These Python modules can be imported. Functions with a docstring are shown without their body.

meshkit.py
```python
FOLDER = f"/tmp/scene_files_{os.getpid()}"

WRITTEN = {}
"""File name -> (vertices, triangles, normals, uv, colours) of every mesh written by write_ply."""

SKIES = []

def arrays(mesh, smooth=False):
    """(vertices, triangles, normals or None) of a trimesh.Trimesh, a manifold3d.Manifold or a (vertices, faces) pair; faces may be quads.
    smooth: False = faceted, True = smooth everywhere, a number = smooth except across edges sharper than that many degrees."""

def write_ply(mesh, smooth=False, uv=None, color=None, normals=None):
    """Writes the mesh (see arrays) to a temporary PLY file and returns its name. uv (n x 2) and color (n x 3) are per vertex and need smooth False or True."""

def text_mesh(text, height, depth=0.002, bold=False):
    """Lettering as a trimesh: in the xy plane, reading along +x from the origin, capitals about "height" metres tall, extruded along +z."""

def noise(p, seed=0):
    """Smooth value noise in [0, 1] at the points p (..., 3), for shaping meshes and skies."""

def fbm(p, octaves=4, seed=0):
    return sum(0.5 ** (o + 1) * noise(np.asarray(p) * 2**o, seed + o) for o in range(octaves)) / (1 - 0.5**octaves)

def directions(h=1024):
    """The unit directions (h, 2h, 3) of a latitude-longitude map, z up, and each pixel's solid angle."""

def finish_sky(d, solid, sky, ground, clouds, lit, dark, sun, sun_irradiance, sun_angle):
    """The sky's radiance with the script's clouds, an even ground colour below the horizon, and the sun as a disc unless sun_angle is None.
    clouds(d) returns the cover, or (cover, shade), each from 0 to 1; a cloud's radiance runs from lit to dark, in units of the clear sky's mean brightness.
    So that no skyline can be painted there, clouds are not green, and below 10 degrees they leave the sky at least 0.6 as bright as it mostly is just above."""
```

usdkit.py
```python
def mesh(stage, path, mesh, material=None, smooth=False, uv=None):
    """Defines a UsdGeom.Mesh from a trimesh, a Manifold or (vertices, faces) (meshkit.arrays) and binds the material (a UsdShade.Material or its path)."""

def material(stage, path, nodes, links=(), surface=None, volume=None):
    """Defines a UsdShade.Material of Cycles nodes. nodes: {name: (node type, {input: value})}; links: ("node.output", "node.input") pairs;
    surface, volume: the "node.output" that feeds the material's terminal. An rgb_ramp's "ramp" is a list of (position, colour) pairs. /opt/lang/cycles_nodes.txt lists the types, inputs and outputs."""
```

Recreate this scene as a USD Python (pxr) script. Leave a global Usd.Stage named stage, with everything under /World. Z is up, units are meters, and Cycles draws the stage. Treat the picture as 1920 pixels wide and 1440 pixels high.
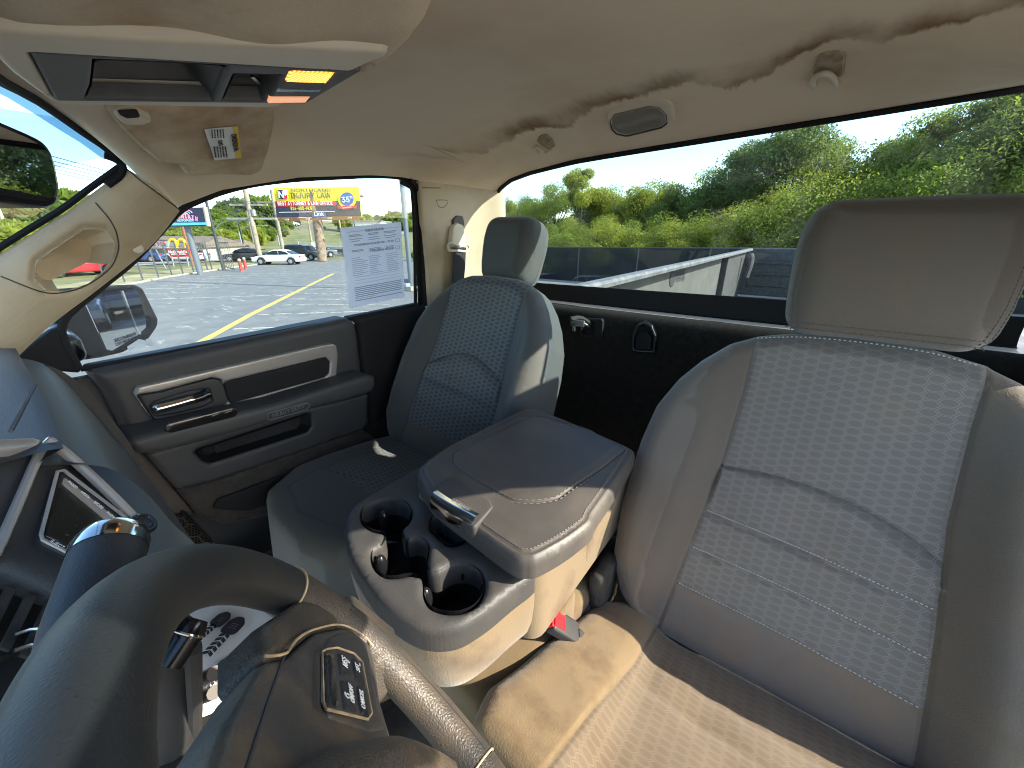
import math, random, re
import numpy as np, trimesh, shapely, usdkit, meshkit
from shapely.geometry import Polygon, LineString, Point, MultiPolygon
from shapely.ops import unary_union
from scipy.spatial import Delaunay, cKDTree
from pxr import Usd, UsdGeom, UsdLux, UsdShade, Gf, Sdf, Vt

EXPO, SUNI, SKYS, SUNA, SUNE = 2.2, 0.88, 0.13, 22.0, 32.0
rng = np.random.default_rng(7); random.seed(7)
stage = Usd.Stage.CreateInMemory()
UsdGeom.SetStageUpAxis(stage, UsdGeom.Tokens.z); UsdGeom.SetStageMetersPerUnit(stage, 1.0)
UsdGeom.Xform.Define(stage, '/World'); UsdGeom.Scope.Define(stage, '/World/Looks')
# ---------------------------------------------------------------- camera, sky, sun, exposure
EYE = np.array([-0.38, 0.0, 2.8]); FPX = 723.0
PITCH = math.atan(280/FPX); AZ = math.radians(36.3)
HF = np.array([math.sin(AZ), -math.cos(AZ), 0]); RT = np.cross(HF, [0, 0, 1.])
FW = HF*math.cos(PITCH) - np.array([0, 0, 1.])*math.sin(PITCH); UPV = np.cross(RT, FW)
cam = UsdGeom.Camera.Define(stage, '/World/camera')
cam.CreateHorizontalApertureAttr(36.0); cam.CreateVerticalApertureAttr(27.0); cam.CreateFocalLengthAttr(36.0*FPX/1920)
cam.CreateClippingRangeAttr(Gf.Vec2f(0.01, 3000)); cam.CreateExposureAttr(EXPO)
M4 = np.eye(4); M4[0, :3], M4[1, :3], M4[2, :3], M4[3, :3] = RT, UPV, -FW, EYE
cam.AddTransformOp().Set(Gf.Matrix4d(M4.tolist()))
SUN_A, SUN_E = math.radians(SUNA), math.radians(SUNE)      # degrees behind due left; elevation
S = np.array([-math.cos(SUN_E)*math.cos(SUN_A), -math.cos(SUN_E)*math.sin(SUN_A), math.sin(SUN_E)])
sun = UsdLux.DistantLight.Define(stage, '/World/sun'); sun.CreateNormalizeAttr(True); sun.CreateIntensityAttr(SUNI); sun.CreateAngleAttr(0.5)
sun.CreateColorAttr(Gf.Vec3f(1.0, .91, .76))
zz = S; xx = np.cross([0, 0, 1.], zz); xx /= np.linalg.norm(xx); yy = np.cross(zz, xx)
m = np.eye(4); m[0, :3], m[1, :3], m[2, :3] = xx, yy, zz
UsdGeom.Xformable(sun).AddTransformOp().Set(Gf.Matrix4d(m.tolist()))
sky = UsdLux.DomeLight.Define(stage, '/World/sky')
sky.GetPrim().SetCustomDataByKey('kind', 'structure')
skm = usdkit.material(stage, '/World/Looks/sky_look', {
    'sky': ('sky_texture', {'sky_type': 'single_scattering', 'sun_disc': False, 'sun_elevation': SUN_E, 'sun_rotation': math.atan2(S[0], S[1]), 'air_density': 1.0, 'aerosol_density': 0.8, 'ozone_density': 0.6}),
    'bg': ('background_shader', {'strength': SKYS})}, [('sky.color', 'bg.color')], surface='bg.background')
UsdShade.MaterialBindingAPI.Apply(sky.GetPrim()).Bind(skm)
# ---------------------------------------------------------------- helpers
H = 2.8                        # cab coordinates: z measured from the eye, so +H gives world z
N = lambda a: np.asarray(a, float)/np.linalg.norm(a)
def ray(u, v): return RT*(u-960)/FPX + UPV*(720-v)/FPX + FW
def at(px, p0, n):             # points of the cab plane (p0, n) that lie in these directions from the eye
    return np.array([_hit(ray(u, v), np.asarray(p0, float), np.asarray(n, float)) for u, v in px])
E0 = np.array([EYE[0], EYE[1], 0.0])
def _hit(d, p0, n): return E0 + d*(((p0-E0)@n)/(d@n))
def atx(x, *px): return at(px, (x, 0, 0), (1, 0, 0))
def aty(y, *px): return at(px, (0, y, 0), (0, 1, 0))
def atz(z, *px): return at(px, (0, 0, z), (0, 0, 1))
def gnd(*px, z=0.0): return at(px, (0, 0, z-H), (0, 0, 1)) + [0, 0, H]
used = {}
def uniq(parent, name):
    k = (parent, name); i = used.get(k, 0); used[k] = i+1
    return name if i == 0 else f'{name}_{i:03d}'
BASE = {}
def tag(o, label=None, cat=None, group=None, kind=None):
    p = o.GetPrim() if hasattr(o, 'GetPrim') else o
    for k, v in (('label', label), ('category', cat), ('group', group), ('kind', kind)):
        if v: p.SetCustomDataByKey(k, v)
    return o
def thing(name, label, cat, loc=(0, 0, 0), group=None, cab=True, rz=0.0):
    loc = np.array(loc, float) + ([0, 0, H] if cab else 0)
    path = '/World/' + uniq('', name); x = UsdGeom.Xform.Define(stage, path)
    x.AddTranslateOp().Set(Gf.Vec3d(*loc))
    if rz: x.AddRotateZOp().Set(math.degrees(rz))
    BASE[path] = (loc, cab); tag(x, label, cat, group); return path
def obj(name, mesh, mat, parent=None, smooth=None, cab=True, label=None, cat=None, group=None, kind=None):
    """one Mesh prim; cab meshes come in cab coordinates, others in world or (under a thing) local coordinates"""
    uv = n = None
    if isinstance(mesh, tuple) and len(mesh) == 4: v, f, n, uv = mesh; v = np.array(v, float)
    else: v, f, n = meshkit.arrays(mesh, 40 if smooth is None else smooth)
    root = '/'.join(parent.split('/')[:3]) if parent else None
    if parent is None:
        if cab: v = v + [0, 0, H]
    else:
        loc, c = BASE[root]
        if c: v = v + [0, 0, H] - loc
    path = (parent or '/World') + '/' + uniq(parent or '', name)
    mm = UsdGeom.Mesh.Define(stage, path)
    mm.CreatePointsAttr(Vt.Vec3fArray.FromNumpy(v.astype(np.float32)))
    mm.CreateFaceVertexCountsAttr(Vt.IntArray.FromNumpy(np.full(len(f), 3, np.int32)))
    mm.CreateFaceVertexIndicesAttr(Vt.IntArray.FromNumpy(np.asarray(f, np.int32).ravel()))
    mm.CreateSubdivisionSchemeAttr('none')
    if n is not None:
        mm.CreateNormalsAttr(Vt.Vec3fArray.FromNumpy(np.asarray(n, np.float32))); mm.SetNormalsInterpolation('vertex')
    if uv is not None:
        UsdGeom.PrimvarsAPI(mm).CreatePrimvar('st', Sdf.ValueTypeNames.TexCoord2fArray, 'vertex').Set(Vt.Vec2fArray.FromNumpy(np.asarray(uv, np.float32)))
    UsdShade.MaterialBindingAPI.Apply(mm.GetPrim()).Bind(mat)
    tag(mm, label, cat, group, kind); return path
def copy(src, loc, label, rz=0.0, group=None, scale=1.0):
    nm = re.sub(r'_\d{3}$', '', src.split('/')[-1]); path = '/World/' + uniq('', nm)
    x = UsdGeom.Xform.Define(stage, path); p = x.GetPrim()
    p.GetReferences().AddInternalReference(src); x.ClearXformOpOrder()
    x.AddTranslateOp(opSuffix='c').Set(Gf.Vec3d(*map(float, loc)))
    x.AddRotateZOp(opSuffix='c').Set(math.degrees(rz))
    if scale != 1.0: x.AddScaleOp(opSuffix='c').Set(Gf.Vec3f(scale, scale, scale))
    p.SetInstanceable(True); s = stage.GetPrimAtPath(src).GetCustomData()
    tag(x, label, s.get('category'), group or s.get('group')); return path
def cat_(*ms):
    ms = [m for m in ms if m is not None]; vs, fs, o = [], [], 0
    for mm in ms:
        v, f = (mm.vertices, mm.faces) if hasattr(mm, 'vertices') else (mm[0], mm[1])
        vs.append(np.asarray(v)); fs.append(np.asarray(f)+o); o += len(v)
    return trimesh.Trimesh(np.vstack(vs), np.vstack(fs), process=False)
def frame(ez, hint=(0, 0, 1.)):
    ez = N(ez); ex = np.cross(hint, ez)
    if np.linalg.norm(ex) < 1e-3: ex = np.array([1., 0, 0])
    ex = N(ex); return ex, np.cross(ez, ex), ez
def box(c, s, R=None, r=0.0):
    """box with chamfered edges: centre c, full sizes s, columns of R are its axes"""
    s = np.asarray(s, float)/2
    if r <= 0: v = np.array([[x, y, z] for x in (-1, 1) for y in (-1, 1) for z in (-1, 1)])*s
    else:
        r = min(r, s.min()*.95); v = []
        for x in (-1, 1):
            for y in (-1, 1):
                for z in (-1, 1):
                    for k in ((r, 0.29*r, 0.29*r), (0.29*r, r, 0.29*r), (0.29*r, 0.29*r, r), (0, r, r), (r, 0, r), (r, r, 0)):
                        v.append((np.array([x, y, z])*(s-np.array(k))))
        v = np.array(v)
    t = trimesh.convex.convex_hull(v)
    vv = t.vertices @ (np.eye(3) if R is None else np.asarray(R)).T + np.asarray(c, float)
    return trimesh.Trimesh(vv, t.faces, process=False)
def tube(path, r, n=10, closed=False, cap=True):
    P = np.asarray(path, float); m_ = len(P); r = np.broadcast_to(np.asarray(r, float), (m_,))
    T = np.roll(P, -1, 0)-np.roll(P, 1, 0) if closed else np.gradient(P, axis=0)
    T /= np.linalg.norm(T, axis=1, keepdims=True)
    h = np.array([0, 0, 1.]) if abs(T[0, 2]) < .9 else np.array([1., 0, 0]); a = N(np.cross(h, T[0])); V = []
    for i in range(m_):
        a = N(a-T[i]*(a@T[i])); b = np.cross(T[i], a)
        an = np.arange(n)/n*2*np.pi; V.append(P[i]+r[i]*(np.cos(an)[:, None]*a+np.sin(an)[:, None]*b))
    F = []
    for i in range(m_ if closed else m_-1):
        j = (i+1) % m_
        for k in range(n):
            l = (k+1) % n; F += [(i*n+k, i*n+l, j*n+l), (i*n+k, j*n+l, j*n+k)]
    V = np.vstack(V)
    if cap and not closed:
        V = np.vstack([V, P[0], P[-1]]); c0, c1 = len(V)-2, len(V)-1
        for k in range(n):
            l = (k+1) % n; F += [(c0, l, k), (c1, (m_-1)*n+k, (m_-1)*n+l)]
    return trimesh.Trimesh(V, F, process=False)
def lathe(prof, o, ax, n=24):
    """revolve (radius, height) pairs about ax through o"""
    ex, ey, ez = frame(ax, (0.13, 1, .2)); an = np.arange(n)/n*2*np.pi; V = []
    for rr, hh in prof: V.append(np.asarray(o)+ez*hh+rr*(np.cos(an)[:, None]*ex+np.sin(an)[:, None]*ey))
    F = []
    for i in range(len(prof)-1):
        for k in range(n):
            l = (k+1) % n; F += [(i*n+k, i*n+l, (i+1)*n+l), (i*n+k, (i+1)*n+l, (i+1)*n+k)]
    return trimesh.Trimesh(np.vstack(V), F, process=False)
def grid(P):
    """surface through an array (rows, cols, 3)"""
    P = np.asarray(P, float); a, b = P.shape[:2]; i = np.arange(a*b).reshape(a, b)
    q = np.stack([i[:-1, :-1], i[:-1, 1:], i[1:, 1:], i[1:, :-1]], -1).reshape(-1, 4)
    return trimesh.Trimesh(P.reshape(-1, 3), np.vstack([q[:, [0, 1, 2]], q[:, [0, 2, 3]]]), process=False)
def vnorm(v, f):
    n = np.zeros_like(v); fn = np.cross(v[f[:, 1]]-v[f[:, 0]], v[f[:, 2]]-v[f[:, 0]])
    for k in range(3): np.add.at(n, f[:, k], fn)
    return n/np.maximum(np.linalg.norm(n, axis=1, keepdims=True), 1e-12)
def grid_uv(P, uv, flip=False):
    t = grid(P); v, f = np.asarray(t.vertices), np.asarray(t.faces)
    if flip: f = f[:, ::-1]
    return (v, f, vnorm(v, f), np.asarray(uv).reshape(-1, 2))
def solid_sheet(P, th):
    """grid P thickened along its own normals by th (closed)"""
    t = grid(P); n = vnorm(np.asarray(t.vertices), np.asarray(t.faces)); a, b = np.asarray(P).shape[:2]
    v0 = np.asarray(t.vertices); v1 = v0+n*th; k = len(v0); f = np.asarray(t.faces)
    ring = list(range(b))+[r*b+b-1 for r in range(1, a)]+[(a-1)*b+c for c in range(b-2, -1, -1)]+[r*b for r in range(a-2, 0, -1)]
    F = [f[:, ::-1], f+k]
    s = []
    for i in range(len(ring)):
        p, q = ring[i], ring[(i+1) % len(ring)]; s += [(p, q, q+k), (p, q+k, p+k)]
    return trimesh.Trimesh(np.vstack([v0, v1]), np.vstack(F+[np.array(s)]), process=False)
def resample(c, sp):
    c = np.asarray(c); seg = np.linalg.norm(np.diff(c, axis=0), axis=1); out = []
    for i in range(len(seg)):
        k = max(1, int(round(seg[i]/sp))); out.append(c[i]+(c[i+1]-c[i])*(np.arange(k)/k)[:, None])
    return np.vstack(out)
def smoothpoly(pts, r, k=6):
    p = Polygon(pts)
    if not p.is_valid: p = p.buffer(0)
    while r > 1e-5:
        q = p.buffer(-r, quad_segs=k).buffer(2*r, quad_segs=k).buffer(-r, quad_segs=k)
        if q.area > .8*p.area: return q
        r *= .5
    return p
def polys(p): return list(p.geoms) if hasattr(p, 'geoms') else [p]
def pillow(poly, o, ex, ey, r=.008, depth=.03, sp=.01, h=None, seams=(), gw=.0022, gd=.002, back=False, steps=(0, .03, .12, .3, .6, 1.0), regions=None):
    """cushion over a 2D outline in the plane (o, ex, ey): rolled edges of radius r, relief h(x, y, d), grooves along seams, a skirt of given depth.
    regions: {key: fn(x, y) -> mask} splits the top; skirt and back come under None."""
    o, ex, ey = (np.asarray(a, float) for a in (o, ex, ey)); ez = np.cross(ex, ey)
    poly = shapely.union_all([shapely.geometry.polygon.orient(g) for g in polys(poly)]) if hasattr(poly, 'geoms') else shapely.geometry.polygon.orient(poly)
    rings = []
    for g in polys(poly):
        for ring in [g.exterior, *g.interiors]: rings.append(resample(np.asarray(ring.coords), sp))
    pts = [np.vstack(rings)]; nb = len(pts[0])
    for st in steps[1:]:
        for g in polys(poly.buffer(-max(st*r, 1e-4))):
            if not g.is_empty:
                for ring in [g.exterior, *g.interiors]:
                    if ring.length > 3*sp: pts.append(resample(np.asarray(ring.coords), sp))
    for s in seams:
        c = resample(np.asarray(s.coords), sp*.7); c = np.vstack([c, np.asarray(s.coords)[-1:]]); pts.append(c)
        for off in (-1.3*gw, 1.3*gw, -2.6*gw, 2.6*gw):
            try:
                q = s.offset_curve(off)
                for g in polys(q):
                    if not g.is_empty: pts.append(resample(np.asarray(g.coords), sp*.8))
            except Exception: pass
    x0, y0, x1, y1 = poly.bounds
    gx, gy = np.meshgrid(np.arange(x0, x1, sp), np.arange(y0, y1, sp*.866)); gx = gx + (np.arange(gx.shape[0]) % 2)[:, None]*sp/2
    pts.append(np.stack([gx.ravel(), gy.ravel()], 1))
    prio = np.concatenate([np.full(len(p), i) for i, p in enumerate(pts)]); P = np.vstack(pts)
    inside = shapely.contains_xy(poly, P[:, 0], P[:, 1]); inside[:nb] = True
    P, prio = P[inside], prio[inside]
    tr = cKDTree(P); keep = np.ones(len(P), bool)
    lastp = len(pts)-1; thr = np.where(prio == lastp, sp*.55, np.minimum(sp*.3, max(r*.03, gw*.5)))
    for i in np.nonzero(prio > 0)[0]:
        if any(j < i and keep[j] for j in tr.query_ball_point(P[i], thr[i])): keep[i] = False
    P = P[keep]
    F = Delaunay(P).simplices; c = P[F].mean(1)
    F = F[shapely.contains_xy(poly, c[:, 0], c[:, 1])]
    a = P[F]; cr = (a[:, 1, 0]-a[:, 0, 0])*(a[:, 2, 1]-a[:, 0, 1])-(a[:, 1, 1]-a[:, 0, 1])*(a[:, 2, 0]-a[:, 0, 0])
    F[cr < 0] = F[cr < 0][:, ::-1]; F = F[np.abs(cr) > 1e-12]
    d = shapely.distance(shapely.points(P), poly.boundary)
    dd = np.clip(d, 0, r); Z = np.sqrt(np.maximum(r*r-(r-dd)**2, 0))-r
    if h is not None: Z = Z + h(P[:, 0], P[:, 1], d)
    for s in seams: Z = Z - gd*np.exp(-(shapely.distance(shapely.points(P), s)/gw)**2)*np.clip(d/r, 0, 1)
    top = o + P[:, :1]*ex + P[:, 1:]*ey + Z[:, None]*ez
    V = [top]; FF = [F]; n0 = len(P); k = n0; lab = [np.zeros(len(F), int)]
    b0 = 0; bot = {}
    if depth > 0:
        for rg in rings:
            m_ = len(rg); ids = np.arange(b0, b0+m_); b0 += m_
            low = o + rg[:, :1]*ex + rg[:, 1:]*ey - (r+depth)*ez; V.append(low)
            j = np.arange(m_); jn = (j+1) % m_
            FF.append(np.vstack([np.stack([ids, k+j, k+jn], 1), np.stack([ids, k+jn, ids[jn]], 1)])); lab.append(np.ones(2*m_, int)); k += m_
    if back:
        Zb = -(r+depth) - (Z if back == 'mirror' else 0) - (r if back == 'mirror' else 0)
        V.append(o + P[:, :1]*ex + P[:, 1:]*ey + np.broadcast_to(Zb, (n0,))[:, None]*ez); FF.append(F[:, ::-1]+k); lab.append(np.ones(len(F), int))
    V = np.vstack(V); F_ = np.vstack(FF); lab = np.concatenate(lab)
    w = trimesh.Trimesh(V, F_, process=False)
    if r >= .004: nn = vnorm(V, F_)
    else:
        nn = vnorm(V, F_[lab == 0]); sk = vnorm(V, F_[lab == 1]) if (lab == 1).any() else nn
    uv = np.stack([(V-o)@ex, (V-o)@ey], 1)
    def sub(mask, nrm):
        f = F_[mask]; u, inv = np.unique(f, return_inverse=True)
        return (V[u], inv.reshape(-1, 3), nrm[u], uv[u])
    if regions is None:
        if r >= .004: return (V, F_, nn, uv)
        A, B = sub(lab == 0, nn), (sub(lab == 1, sk) if (lab == 1).any() else None)
        if B is None: return A
        return (np.vstack([A[0], B[0]]), np.vstack([A[1], B[1]+len(A[0])]), np.vstack([A[2], B[2]]), np.vstack([A[3], B[3]]))
    out = {}; cc = P[F].mean(1); left = np.ones(len(F), bool)
    full = np.zeros(len(F_), bool)
    for key, fn in regions.items():
        mk = left & fn(cc[:, 0], cc[:, 1]); left &= ~mk
        m2 = full.copy(); m2[:len(F)] = mk
        if mk.any(): out[key] = sub(m2, nn)
    m2 = lab == 1; m2[:len(F)] |= left
    if m2.any(): out[None] = sub(m2, nn)
    return out
def to2d(P, o, ex, ey):
    P = np.asarray(P)-np.asarray(o); return np.stack([P@ex, P@ey], 1)
def pxpillow(px, p0, n, hint=(0, 0, 1.), rc=.004, hole=None, seams=(), **kw):
    """pillow whose outline is seen at these directions on the cab plane (p0, n)"""
    ex, ey, ez = frame(n, hint); o = np.asarray(p0, float)
    pl = smoothpoly(to2d(at(px, p0, n), o, ex, ey), rc)
    for hh in (hole or []): pl = pl.difference(smoothpoly(to2d(at(hh, p0, n), o, ex, ey), rc))
    sm = [LineString(to2d(at(s, p0, n), o, ex, ey)) for s in seams]
    return pillow(pl, o, ex, ey, seams=sm, **kw)
def cpx(px, k=6):
    """closed smooth outline through the given directions"""
    P = np.asarray(px, float); P = np.vstack([P[-1:], P, P[:2]]); Z = np.hstack([P, np.zeros((len(P), 1))]); out = []
    for i in range(1, len(P)-2):
        p = P[i-1:i+3]
        for u in np.arange(k)/k: out.append(tuple(.5*((2*p[1])+(-p[0]+p[2])*u+(2*p[0]-5*p[1]+4*p[2]-p[3])*u*u+(-p[0]+3*p[1]-3*p[2]+p[3])*u**3)))
    return out
def text_on(name, txt, a, b, p0, n, mat, parent, lift=.0004, depth=.0004, bold=False, height=None, flip=False):
    """lettering laid on the cab plane (p0, n) running from direction a to direction b"""
    A_, B_ = at([a, b], p0, n); ez = N(n); ex = N(B_-A_); ey = np.cross(ez, ex)
    t = meshkit.text_mesh(txt, 1.0, 1.0, bold); L = t.bounds[1][0]; s = np.linalg.norm(B_-A_)/L
    hs = s if height is None else height
    v = t.vertices; V = A_ + v[:, :1]*s*ex + v[:, 1:2]*hs*ey*(-1 if flip else 1) + (v[:, 2:]*depth+lift)*ez
    return obj(name, trimesh.Trimesh(V, t.faces, process=False), mat, parent, smooth=False)
def strip(pts, w, up, lift=0.0, th=.0008):
    """thin flat band of width w along pts, its normal = up"""
    P = np.asarray(pts, float); T = np.gradient(P, axis=0); T /= np.linalg.norm(T, axis=1, keepdims=True)
    s = np.cross(np.broadcast_to(N(up), T.shape), T); s /= np.linalg.norm(s, axis=1, keepdims=True)
    return grid(np.stack([P-s*w/2+N(up)*lift, P+s*w/2+N(up)*lift], 1))
def curve(pts, k=40):
    """smooth curve through pts (Catmull-Rom)"""
    P = np.asarray(pts, float); P = np.vstack([2*P[0]-P[1], P, 2*P[-1]-P[-2]]); n_ = len(P)-3; out = []
    for t in np.linspace(0, n_-1e-9, k):
        i = int(t); u = t-i; p = P[i:i+4]
        out.append(.5*((2*p[1])+(-p[0]+p[2])*u+(2*p[0]-5*p[1]+4*p[2]-p[3])*u*u+(-p[0]+3*p[1]-3*p[2]+p[3])*u**3))
    return np.array(out)
def panel(nm, px, p0, n, m, parent, th=.05, z=0.0, label=None):
    """flat plate whose outline lies in these directions on the cab plane (p0, n)"""
    q = at(px, np.asarray(p0)+N(n)*z, n); ex, ey, ez = frame(n); p_ = Polygon(to2d(q, q[0], ex, ey)).buffer(0)
    t = trimesh.creation.extrude_polygon(p_, th, engine='earcut'); v = t.vertices
    return obj(nm, trimesh.Trimesh(q[0]+v[:, :1]*ex+v[:, 1:2]*ey+(v[:, 2:]-th)*ez, t.faces, process=False), m, parent, smooth=False, label=label)
ORD = ['first', 'second', 'third', 'fourth', 'fifth', 'sixth', 'seventh', 'eighth', 'ninth', 'tenth', 'eleventh', 'twelfth']
# ---------------------------------------------------------------- materials
MATS = {}
def mat(name, col, rough=.6, col2=None, nscale=6, ncon=(.35, .65), bump=None, bscale=200, bstr=.3, bdist=.002, bkind='noise', metal=0, spec=.5, sheen=0, coat=0, uvw=False, extra=None, fleck=None, detail=5):
    """principled material: col, patches of col2 by noise, fine relief by noise / voronoi, optional flecks (colour, scale, threshold)"""
    nd = {'geo': ('geometry', {}), 'p': ('principled_bsdf', {'base_color': col, 'roughness': rough, 'metallic': metal, 'specular_ior_level': spec, 'sheen_weight': sheen, 'coat_weight': coat})}
    ln = []; pos = 'geo.position'; last = None
    if uvw: nd['at'] = ('attribute', {'attribute': 'st'}); pos = 'at.vector'
    if col2 is not None:
        nd['n1'] = ('noise_texture', {'scale': nscale, 'detail': detail, 'roughness': .62}); ln.append((pos, 'n1.vector'))
        nd['r1'] = ('map_range', {'from_min': ncon[0], 'from_max': ncon[1], 'to_min': 0., 'to_max': 1., 'clamp': True}); ln.append(('n1.fac', 'r1.value'))
        nd['m1'] = ('mix', {'color1': col, 'color2': col2}); ln.append(('r1.result', 'm1.fac')); last = 'm1.color'
    if fleck:
        fc, fs, ft = fleck
        nd['n3'] = ('noise_texture', {'scale': fs, 'detail': 3}); ln.append((pos, 'n3.vector'))
        nd['r3'] = ('map_range', {'from_min': ft, 'from_max': ft+.06, 'clamp': True}); ln.append(('n3.fac', 'r3.value'))
        nd['m3'] = ('mix', {'color1': col, 'color2': fc}); ln.append(('r3.result', 'm3.fac'))
        if last: ln.append((last, 'm3.color1'))
        last = 'm3.color'
    if bump or bkind != 'noise' or bstr:
        if bkind == 'voronoi': nd['b1'] = ('voronoi_texture', {'scale': bscale, 'feature': 'distance_to_edge'}); out = 'b1.distance'
        elif bkind == 'cell': nd['b1'] = ('voronoi_texture', {'scale': bscale}); out = 'b1.distance'
        else: nd['b1'] = ('noise_texture', {'scale': bscale, 'detail': 4}); out = 'b1.fac'
        ln.append((pos, 'b1.vector')); nd['bp'] = ('bump', {'strength': bstr, 'distance': bdist}); ln += [(out, 'bp.height'), ('bp.normal', 'p.normal')]
    if extra: last = extra(nd, ln, last, pos)
    if last: ln.append((last, 'p.base_color'))
    MATS[name] = usdkit.material(stage, '/World/Looks/'+name, nd, ln, surface='p.BSDF'); return MATS[name]
BK = (.012, .012, .013)
def hexes(cx, cy, line, d0=.17, w=.07, amt=1.0, ymin=None):
    """woven stretched honeycomb in uv metres: column pitch cx, row pitch cy"""
    def f(nd, ln, last, pos):
        def mth(k, t, a=None, b=None, c=None):
            nd[k] = ('math', {'math_type': t, **{f'value{i+1}': v for i, v in enumerate((a, b, c)) if isinstance(v, (int, float))}})
            for i, v in enumerate((a, b, c)):
                if isinstance(v, str): ln.append((v, f'{k}.value{i+1}'))
            return k+'.value'
        nd['hx'] = ('separate_xyz', {}); ln.append((pos, 'hx.vector'))
        X = mth('hX', 'multiply', 'hx.x', 1.5/cx); Y = mth('hY', 'multiply', 'hx.y', math.sqrt(3)/cy); es = []
        for i, (ox, oy) in enumerate(((0, 0), (1.5, math.sqrt(3)/2))):
            a = mth(f'qa{i}', 'add', X, ox+300.0); a = mth(f'qb{i}', 'floored_modulo', a, 3.0); a = mth(f'qc{i}', 'subtract', a, 1.5); a = mth(f'qd{i}', 'absolute', a)
            b = mth(f'qe{i}', 'add', Y, oy+100*math.sqrt(3)); b = mth(f'qf{i}', 'floored_modulo', b, math.sqrt(3)); b = mth(f'qg{i}', 'subtract', b, math.sqrt(3)/2); b = mth(f'qh{i}', 'absolute', b)
            c = mth(f'qi{i}', 'multiply', a, math.sqrt(3)/2); d = mth(f'qj{i}', 'multiply_add', b, .5, c); es.append(mth(f'qk{i}', 'maximum', b, d))
        e = mth('ql', 'minimum', es[0], es[1]); d = mth('qm', 'subtract', math.sqrt(3)/2-d0, e); d = mth('qn', 'absolute', d)
        nd['hr'] = ('map_range', {'range_type': 'smoothstep', 'from_min': 0., 'from_max': w, 'to_min': amt, 'to_max': 0., 'clamp': True}); ln.append((d, 'hr.value'))
        nd['hm'] = ('mix', {'color2': line}); ln += [('hr.result', 'hm.fac'), (last, 'hm.color1')]
        return 'hm.color'
    return f
def speckle(k, sc, lo, hi, col):
    """salt-and-pepper weave: fine noise towards col"""
    def f(nd, ln, last, pos):
        nd[k+'n'] = ('noise_texture', {'scale': sc*.55, 'detail': 5, 'roughness': .75}); ln.append((pos, k+'n.vector'))
        nd[k+'r'] = ('map_range', {'from_min': .35, 'from_max': .7, 'to_min': lo, 'to_max': hi, 'clamp': True}); ln.append((k+'n.fac', k+'r.value'))
        nd[k+'m'] = ('mix', {'color2': col}); ln += [(k+'r.result', k+'m.fac'), (last, k+'m.color1')]
        return k+'m.color'
    return f
def chain(*fs):
    def f(nd, ln, last, pos):
        for g in fs: last = g(nd, ln, last, pos)
        return last
    return f
GREY, GDIRT = (.118, .098, .080), (.15, .10, .062)
hl_pts = []   # filled with the headliner before its material is made
fabric = mat('grey_seat_cloth', GREY, .95, GDIRT, 4.5, (.42, .75), bscale=420, bstr=.6, bdist=.0012, sheen=.25, spec=.2, extra=speckle('s', 700, 0, .35, (.08, .072, .064)))
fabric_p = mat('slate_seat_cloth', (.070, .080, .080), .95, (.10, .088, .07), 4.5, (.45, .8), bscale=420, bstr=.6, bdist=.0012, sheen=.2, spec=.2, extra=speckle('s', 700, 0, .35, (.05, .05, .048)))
headcloth = mat('dark_grey_headrest_cloth', (.092, .077, .065), .95, (.11, .08, .053), 4, (.45, .8), bscale=420, bstr=.6, bdist=.0012, sheen=.2, spec=.2, extra=speckle('s', 700, 0, .35, (.06, .055, .05)))
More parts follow.
